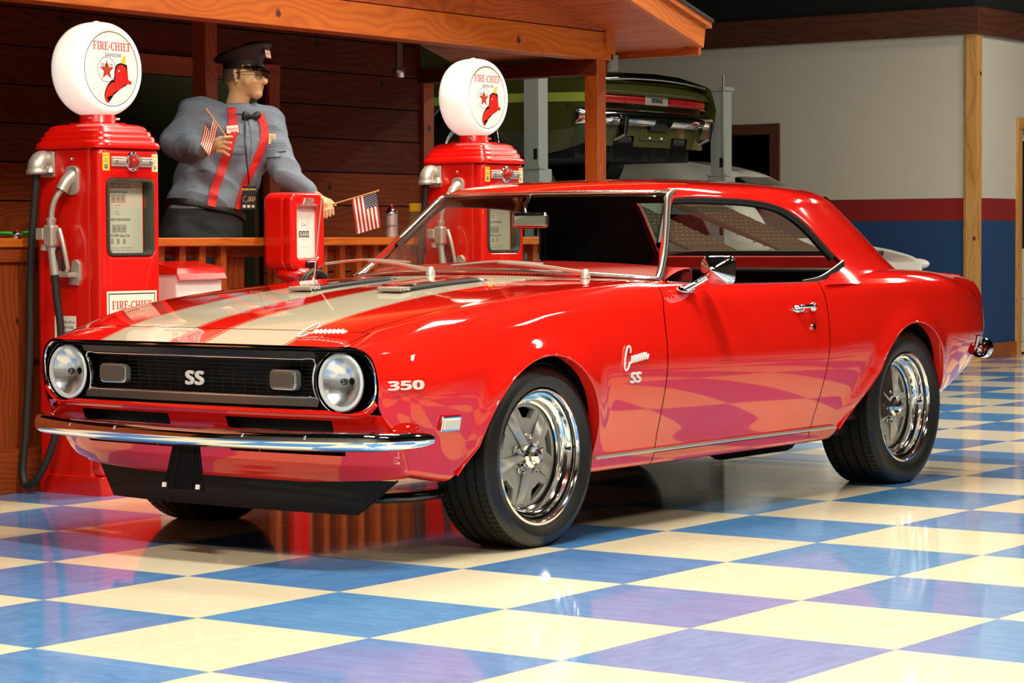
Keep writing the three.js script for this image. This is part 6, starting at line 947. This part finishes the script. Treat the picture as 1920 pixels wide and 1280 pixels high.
// ---------------------------------------------------------------- olive green coupe on the lift, tail towards the hall
{
  const G0 = 1.45, olive = phy({ color: new THREE.Color().setRGB(0.062, 0.066, 0.013), metalness: 0.3, roughness: 0.32, clearcoat: 1, clearcoatRoughness: 0.04 });
  const t = thing('green_coupe', 'olive green coupe with full-width red tail lamps raised on the lift', 'car', null, [9.19, G0, -4.5]); const P = (n, g, m = olive, l) => part(n, g, m, t, l);
  const st = [0, 0.12, 0.5, 1.0, 1.5, 2.2, 3.2, 4.2, 4.75]; // distance from the tail
  const C = [ // [y, half width]
    [[.42, .80], [.36, .82], [.28, .84], [.25, .85], [.22, .86], [.2, .86], [.2, .86], [.25, .84], [.4, .76]],
    [[.52, .89], [.48, .915], [.45, .935], [.45, .945], [.45, .95], [.44, .95], [.44, .95], [.45, .93], [.5, .82]],
    [[.665, .925], [.668, .945], [.675, .96], [.68, .968], [.68, .965], [.66, .955], [.65, .955], [.65, .93], [.6, .83]],
    [[.735, .895], [.738, .915], [.745, .93], [.75, .935], [.745, .93], [.72, .92], [.71, .92], [.7, .9], [.66, .8]],
    [[.835, .84], [.85, .855], [.88, .865], [.90, .86], [.91, .85], [.90, .84], [.86, .82], [.80, .80], [.72, .74]],
    [[.855, .76], [.875, .77], [.905, .77], [.93, .75], [.96, .73], [1.0, .70], [.92, .70], [.84, .7], [.74, .66]],
    [[.905, .35], [.915, .35], [.925, .35], [.95, .35], [1.05, .35], [1.26, .35], [1.1, .35], [.9, .35], [.77, .35]],
    [[.915, 0], [.92, 0], [.93, 0], [.955, 0], [1.08, 0], [1.29, 0], [1.14, 0], [.91, 0], [.78, 0]]];
  const cf = C.map(c => [pchip(st, c.map(q => q[0])), pchip(st, c.map(q => q[1]))]);
  const body = grid((u, v) => { const d = u * 4.75, k = Math.min(6, Math.floor(v * 7)), q = v * 7 - k; const a = [cf[k][0](d), cf[k][1](d)], b = [cf[k + 1][0](d), cf[k + 1][1](d)]; const s = k >= 4 ? q : q; return [-lerp(a[1], b[1], s), lerp(a[0], b[0], s), -d]; }, 120, 56);
  const arch = (x, y, z) => Math.hypot((z + 1.18) / 1.0, (y - 0.33) / 1.05) - 0.37, arch2 = (x, y, z) => Math.hypot(z + 3.95, y - 0.33) - 0.37;
  const cut = toCreasedNormals(clip(body, (x, y, z) => y > 0.8 ? 1 : arch(x, y, z), (x, y, z) => y > 0.8 ? 1 : arch2(x, y, z)), 0.35);
  P('body_shell', [cut, (() => { const g = cut.clone(); g.scale(-1, 1, 1); const p = g.attributes; for (const n of Object.keys(p)) { const a = p[n], s = a.itemSize; for (let i = 0; i < a.count; i += 3) for (let k = 0; k < s; k++) { const q = a.array[i * s + k]; a.array[i * s + k] = a.array[(i + 1) * s + k]; a.array[(i + 1) * s + k] = q; } } return g; })()], olive, 'olive green bodywork');
  P('wheel_arch_trim', tube(Array.from({ length: 25 }, (_, i) => { const a = lerp(-0.15, Math.PI + 0.15, i / 24); return [-0.955, 0.33 + Math.sin(a) * 0.385, -1.18 + Math.cos(a) * 0.37]; }), 0.008, 50, 6), M.chrome, 'bright wheel arch trim');
  const tailP = (y, w, d = 0.02) => grid((u, v) => { const x = lerp(-w, w, u), q = Math.abs(x) / 0.9; return [x, lerp(y[0], y[1], v), d - 0.07 * q ** 2.5 + (y[2] || 0) * (v - 0.5)]; }, 40, 4);
  P('tail_panel', tailP([0.735, 0.85, -0.10], 0.87, -0.01), olive); P('lower_tail_panel', tailP([0.42, 0.70], 0.86, -0.05), olive);
  P('deck_trim', tube(Array.from({ length: 21 }, (_, i) => { const x = lerp(-0.87, 0.87, i / 20), q = Math.abs(x) / 0.9; return [x, 0.872 - 0.045 * q ** 2.2, 0.022 - 0.07 * q ** 2.5]; }), 0.014, 60, 8), M.chrome, 'bright deck edge trim');
  for (const q of [[0.742, 0.752], [0.66, 0.668]]) P('lamp_bezel', tailP(q, 0.80, 0.022), M.chrome);
  const lens = phy({ color: 0x8c0705, roughness: 0.3, clearcoat: 0.6, clearcoatRoughness: 0.1 });
  for (const s of [-1, 1]) for (const [a, b] of [[0.175, 0.44], [0.445, 0.79]]) P('tail_lamp', grid((u, v) => { const x = s * lerp(a, b, u), q = Math.abs(x) / 0.9; return [x, lerp(0.668, 0.744, v), 0.012 - 0.07 * q ** 2.5 + 0.012 * Math.sin(v * Math.PI)]; }, 30, 8, s < 0), lens, 'glossy red tail lamp');
  const ce = P('centre_plate', bx(-0.16, 0.165, 0.668, 0.744, -0.01, 0.02, 0.004), M.bright, 'brushed centre plate'); const lt = text('DODGE', 0.034, 0.004); lt.translate(0.0, 0.706, 0.02); part('lettering', lt, M.black, ce, 'black letters');
  const bumpG = grid((u, v) => { const x = lerp(-0.955, 0.955, u), q = Math.abs(x) / 0.955, a = v * Math.PI * 1.1 - 0.1; const e = Math.pow(1 - q ** 18, 0.5); return [x, lerp(0.50, 0.625, (1 - Math.cos(v * Math.PI)) / 2) * 1 , 0.03 - 0.08 * q ** 2.6 + 0.05 * Math.sin(v * Math.PI) * e - 0.05 * (1 - e)]; }, 60, 14);
  P('rear_bumper', clip(bumpG, (x, y, z) => -Math.min(0.125 - Math.abs(x - 0.02), 0.555 - y)), M.chrome, 'chrome rear bumper'); P('plate_notch', bx(-0.11, 0.15, 0.47, 0.555, -0.04, 0.03), M.black);
  for (const x of [-0.60, 0.63]) P('bumper_guard', (() => { const g = extrude(poly([[0.0, 0.38], [0.10, 0.42], [0.12, 0.56], [0.07, 0.57], [0.02, 0.45]]), 0.035, 0.008); g.rotateY(-Math.PI / 2); g.translate(x + 0.017, 0, 0.02); return g; })(), M.chrome, 'chrome bumper guard');
  P('valance', clip(grid((u, v) => { const x = lerp(-0.84, 0.84, u), q = Math.abs(x) / 0.9; return [x, lerp(0.345, 0.50, v), -0.03 - 0.07 * q ** 2.5 + 0.03 * v]; }, 60, 10), (x, y) => -Math.min(0.13 - Math.abs(Math.abs(x) - 0.40), 0.425 - y)), olive);
  P('plate_panel', bx(-0.20, 0.17, 0.40, 0.49, -0.03, 0.005, 0.01), olive); for (const x of [-0.09, 0.08]) P('plate_screw', (() => { const g = new THREE.SphereGeometry(0.009, 10, 8); g.translate(x, 0.415, 0.008); return g; })(), M.white);
  for (const s of [-0.40, 0.40]) P('exhaust_tip', bx(s - 0.08, s + 0.08, 0.37, 0.42, -0.25, -0.02, 0.012), M.black); P('underbody', [bx(-0.82, 0.82, 0.25, 0.40, -4.5, -0.2), bx(-0.7, 0.7, 0.2, 0.3, -3, -1.4)], M.black);
  for (const s of [-1, 1]) P('side_band', grid((u, v) => { const d = lerp(0.03, 4.0, u), a = [cf[2][0](d), cf[2][1](d)], b = [cf[3][0](d), cf[3][1](d)]; return [s * (lerp(a[1], b[1], v) + 0.003), lerp(a[0], b[0], v), -d]; }, 60, 2, s > 0), phy({ color: 0x8b9a3c, roughness: 0.4, clearcoat: 1 }), 'light green band along the side');  // lighter green band laid along the crease of the body side
  P('side_marker', bx(-0.945, -0.93, 0.628, 0.662, -0.36, -0.17, 0.004), phy({ color: 0x3a0808, roughness: 0.15, clearcoat: 1 }), 'dark red side marker');
  for (const s of [-1, 1]) for (const z of [-1.18, -3.95]) { const g = lathe([[0.19, -0.1], [0.3, -0.115], [0.325, -0.09], [0.33, 0], [0.325, 0.09], [0.3, 0.115], [0.19, 0.1]], 40); g.rotateZ(Math.PI / 2); g.translate(s * 0.80, 0.33, z); P('tire', g, M.rubber, 'black tyre'); const r = lathe([[0.0001, 0], [0.05, 0.01], [0.17, -0.01], [0.19, 0.03], [0.2, 0.03]], 32); r.rotateZ(s * -Math.PI / 2 ); r.translate(s * 0.88, 0.33, z); P('wheel', r, M.chrome); }
  P('rear_glass', [bx(-0.5, 0.5, 0.97, 0.99, -1.9, -1.3)], M.glossBlack);
}
// ---------------------------------------------------------------- old white car under the far wall
{
  const white = phy({ color: 0xd9d9d2, roughness: 0.3, clearcoat: 1, clearcoatRoughness: 0.05 });
  const t = thing('white_car', 'old rounded white car parked behind the lift by the wall', 'car', null, [11.45, 0, -3.55]); const P = (n, g, m = white, l) => part(n, g, m, t, l);
  const st = [0, 0.1, 0.4, 0.78, 1.1, 1.5, 2.2, 3.0, 4.2, 4.9]; const ytop = pchip(st, [0.62, 0.86, 0.96, 1.04, 1.42, 1.67, 1.77, 1.75, 1.02, 0.7]), hw = pchip(st, [0.45, 0.72, 0.84, 0.87, 0.88, 0.88, 0.88, 0.88, 0.85, 0.6]), gw = pchip(st, [0.4, 0.6, 0.68, 0.68, 0.66, 0.64, 0.64, 0.66, 0.7, 0.5]), belt = pchip(st, [0.6, 0.86, 0.95, 1.0, 1.02, 1.03, 1.03, 1.02, 0.98, 0.68]);
  const body = grid((u, v) => { const d = u * 4.9, a = v * 4; const T = ytop(d), B = Math.min(belt(d), T - 0.02), W = hw(d), Gw = gw(d); const pts = [[W * 0.94, 0.22], [W, 0.55], [W * 0.985, B * 0.85], [lerp(W, Gw, 0.35), B + 0.02], [Gw, lerp(B, T, 0.75)], [Gw * 0.55, T - 0.012], [0, T]]; const q = v * 6, k = Math.min(5, Math.floor(q)), s = q - k; const g = i => i < 0 ? pts[0] : i > 6 ? [-pts[5][0], pts[5][1]] : pts[i]; const p0 = g(k - 1), p1 = g(k), p2 = g(k + 1), p3 = g(k + 2); const cr = i => 0.5 * (2 * p1[i] + (p2[i] - p0[i]) * s + (2 * p0[i] - 5 * p1[i] + 4 * p2[i] - p3[i]) * s * s + (3 * p1[i] - p0[i] - 3 * p2[i] + p3[i]) * s * s * s); return [-cr(0), cr(1), -d]; }, 90, 60);
  const rg = (x, y, z) => Math.min(0.52 - Math.abs(x), -z - 0.85, 1.36 + z, y - 1.08), sw = (x, y, z) => sdPoly([[1.35, 1.12], [3.3, 1.12], [3.1, 1.55], [1.7, 1.58]], -z, y) * (Math.abs(x) > 0.5 ? 1 : 0) - (Math.abs(x) > 0.5 ? 0 : 1), ar = (x, y, z) => Math.min(Math.hypot(z + 1.05, y - 0.33), Math.hypot(z + 3.95, y - 0.33)) - 0.36;
  const cut = clip(body, (x, y, z) => -rg(x, y, z), (x, y, z) => y > 0.8 ? -sw(x, y, z) : ar(x, y, z)); const mx = g => { const q = mirrorZ(g.clone().rotateY(Math.PI / 2)); return q.rotateY(-Math.PI / 2); };
  P('body_shell', [cut, mx(cut)], white, 'rounded white bodywork'); const gl = offset(clip(body, (x, y, z) => Math.max(rg(x, y, z), y > 0.8 ? sw(x, y, z) : -1) + 0.01), 0.0); P('window_glass', [gl, mx(gl)], phy({ color: 0x0a0c0c, roughness: 0.04, clearcoat: 1 }), 'dark windows');
  P('tail_lamp', (() => { const g = new THREE.SphereGeometry(0.08, 20, 14); g.scale(0.7, 0.6, 1.6); g.translate(0.72, 0.86, -0.18); return g; })(), white); P('rear_bumper', tube([[-0.85, 0.45, -0.3], [-0.6, 0.45, 0.06], [0, 0.45, 0.1], [0.6, 0.45, 0.06], [0.85, 0.45, -0.3]], 0.045, 40, 10), M.chrome);
  for (const s of [-1, 1]) for (const z of [-1.05, -3.95]) { const g = lathe([[0.18, -0.08], [0.31, -0.09], [0.33, 0], [0.31, 0.09], [0.18, 0.08], [0.0001, 0.07]], 36); g.rotateZ(Math.PI / 2); g.translate(s * 0.74, 0.33, z); P('tire', g, M.rubber); }
}
scene.traverse(o => { if (o.isMesh) { o.castShadow = true; o.receiveShadow = true; } });
renderer.render(scene, camera);
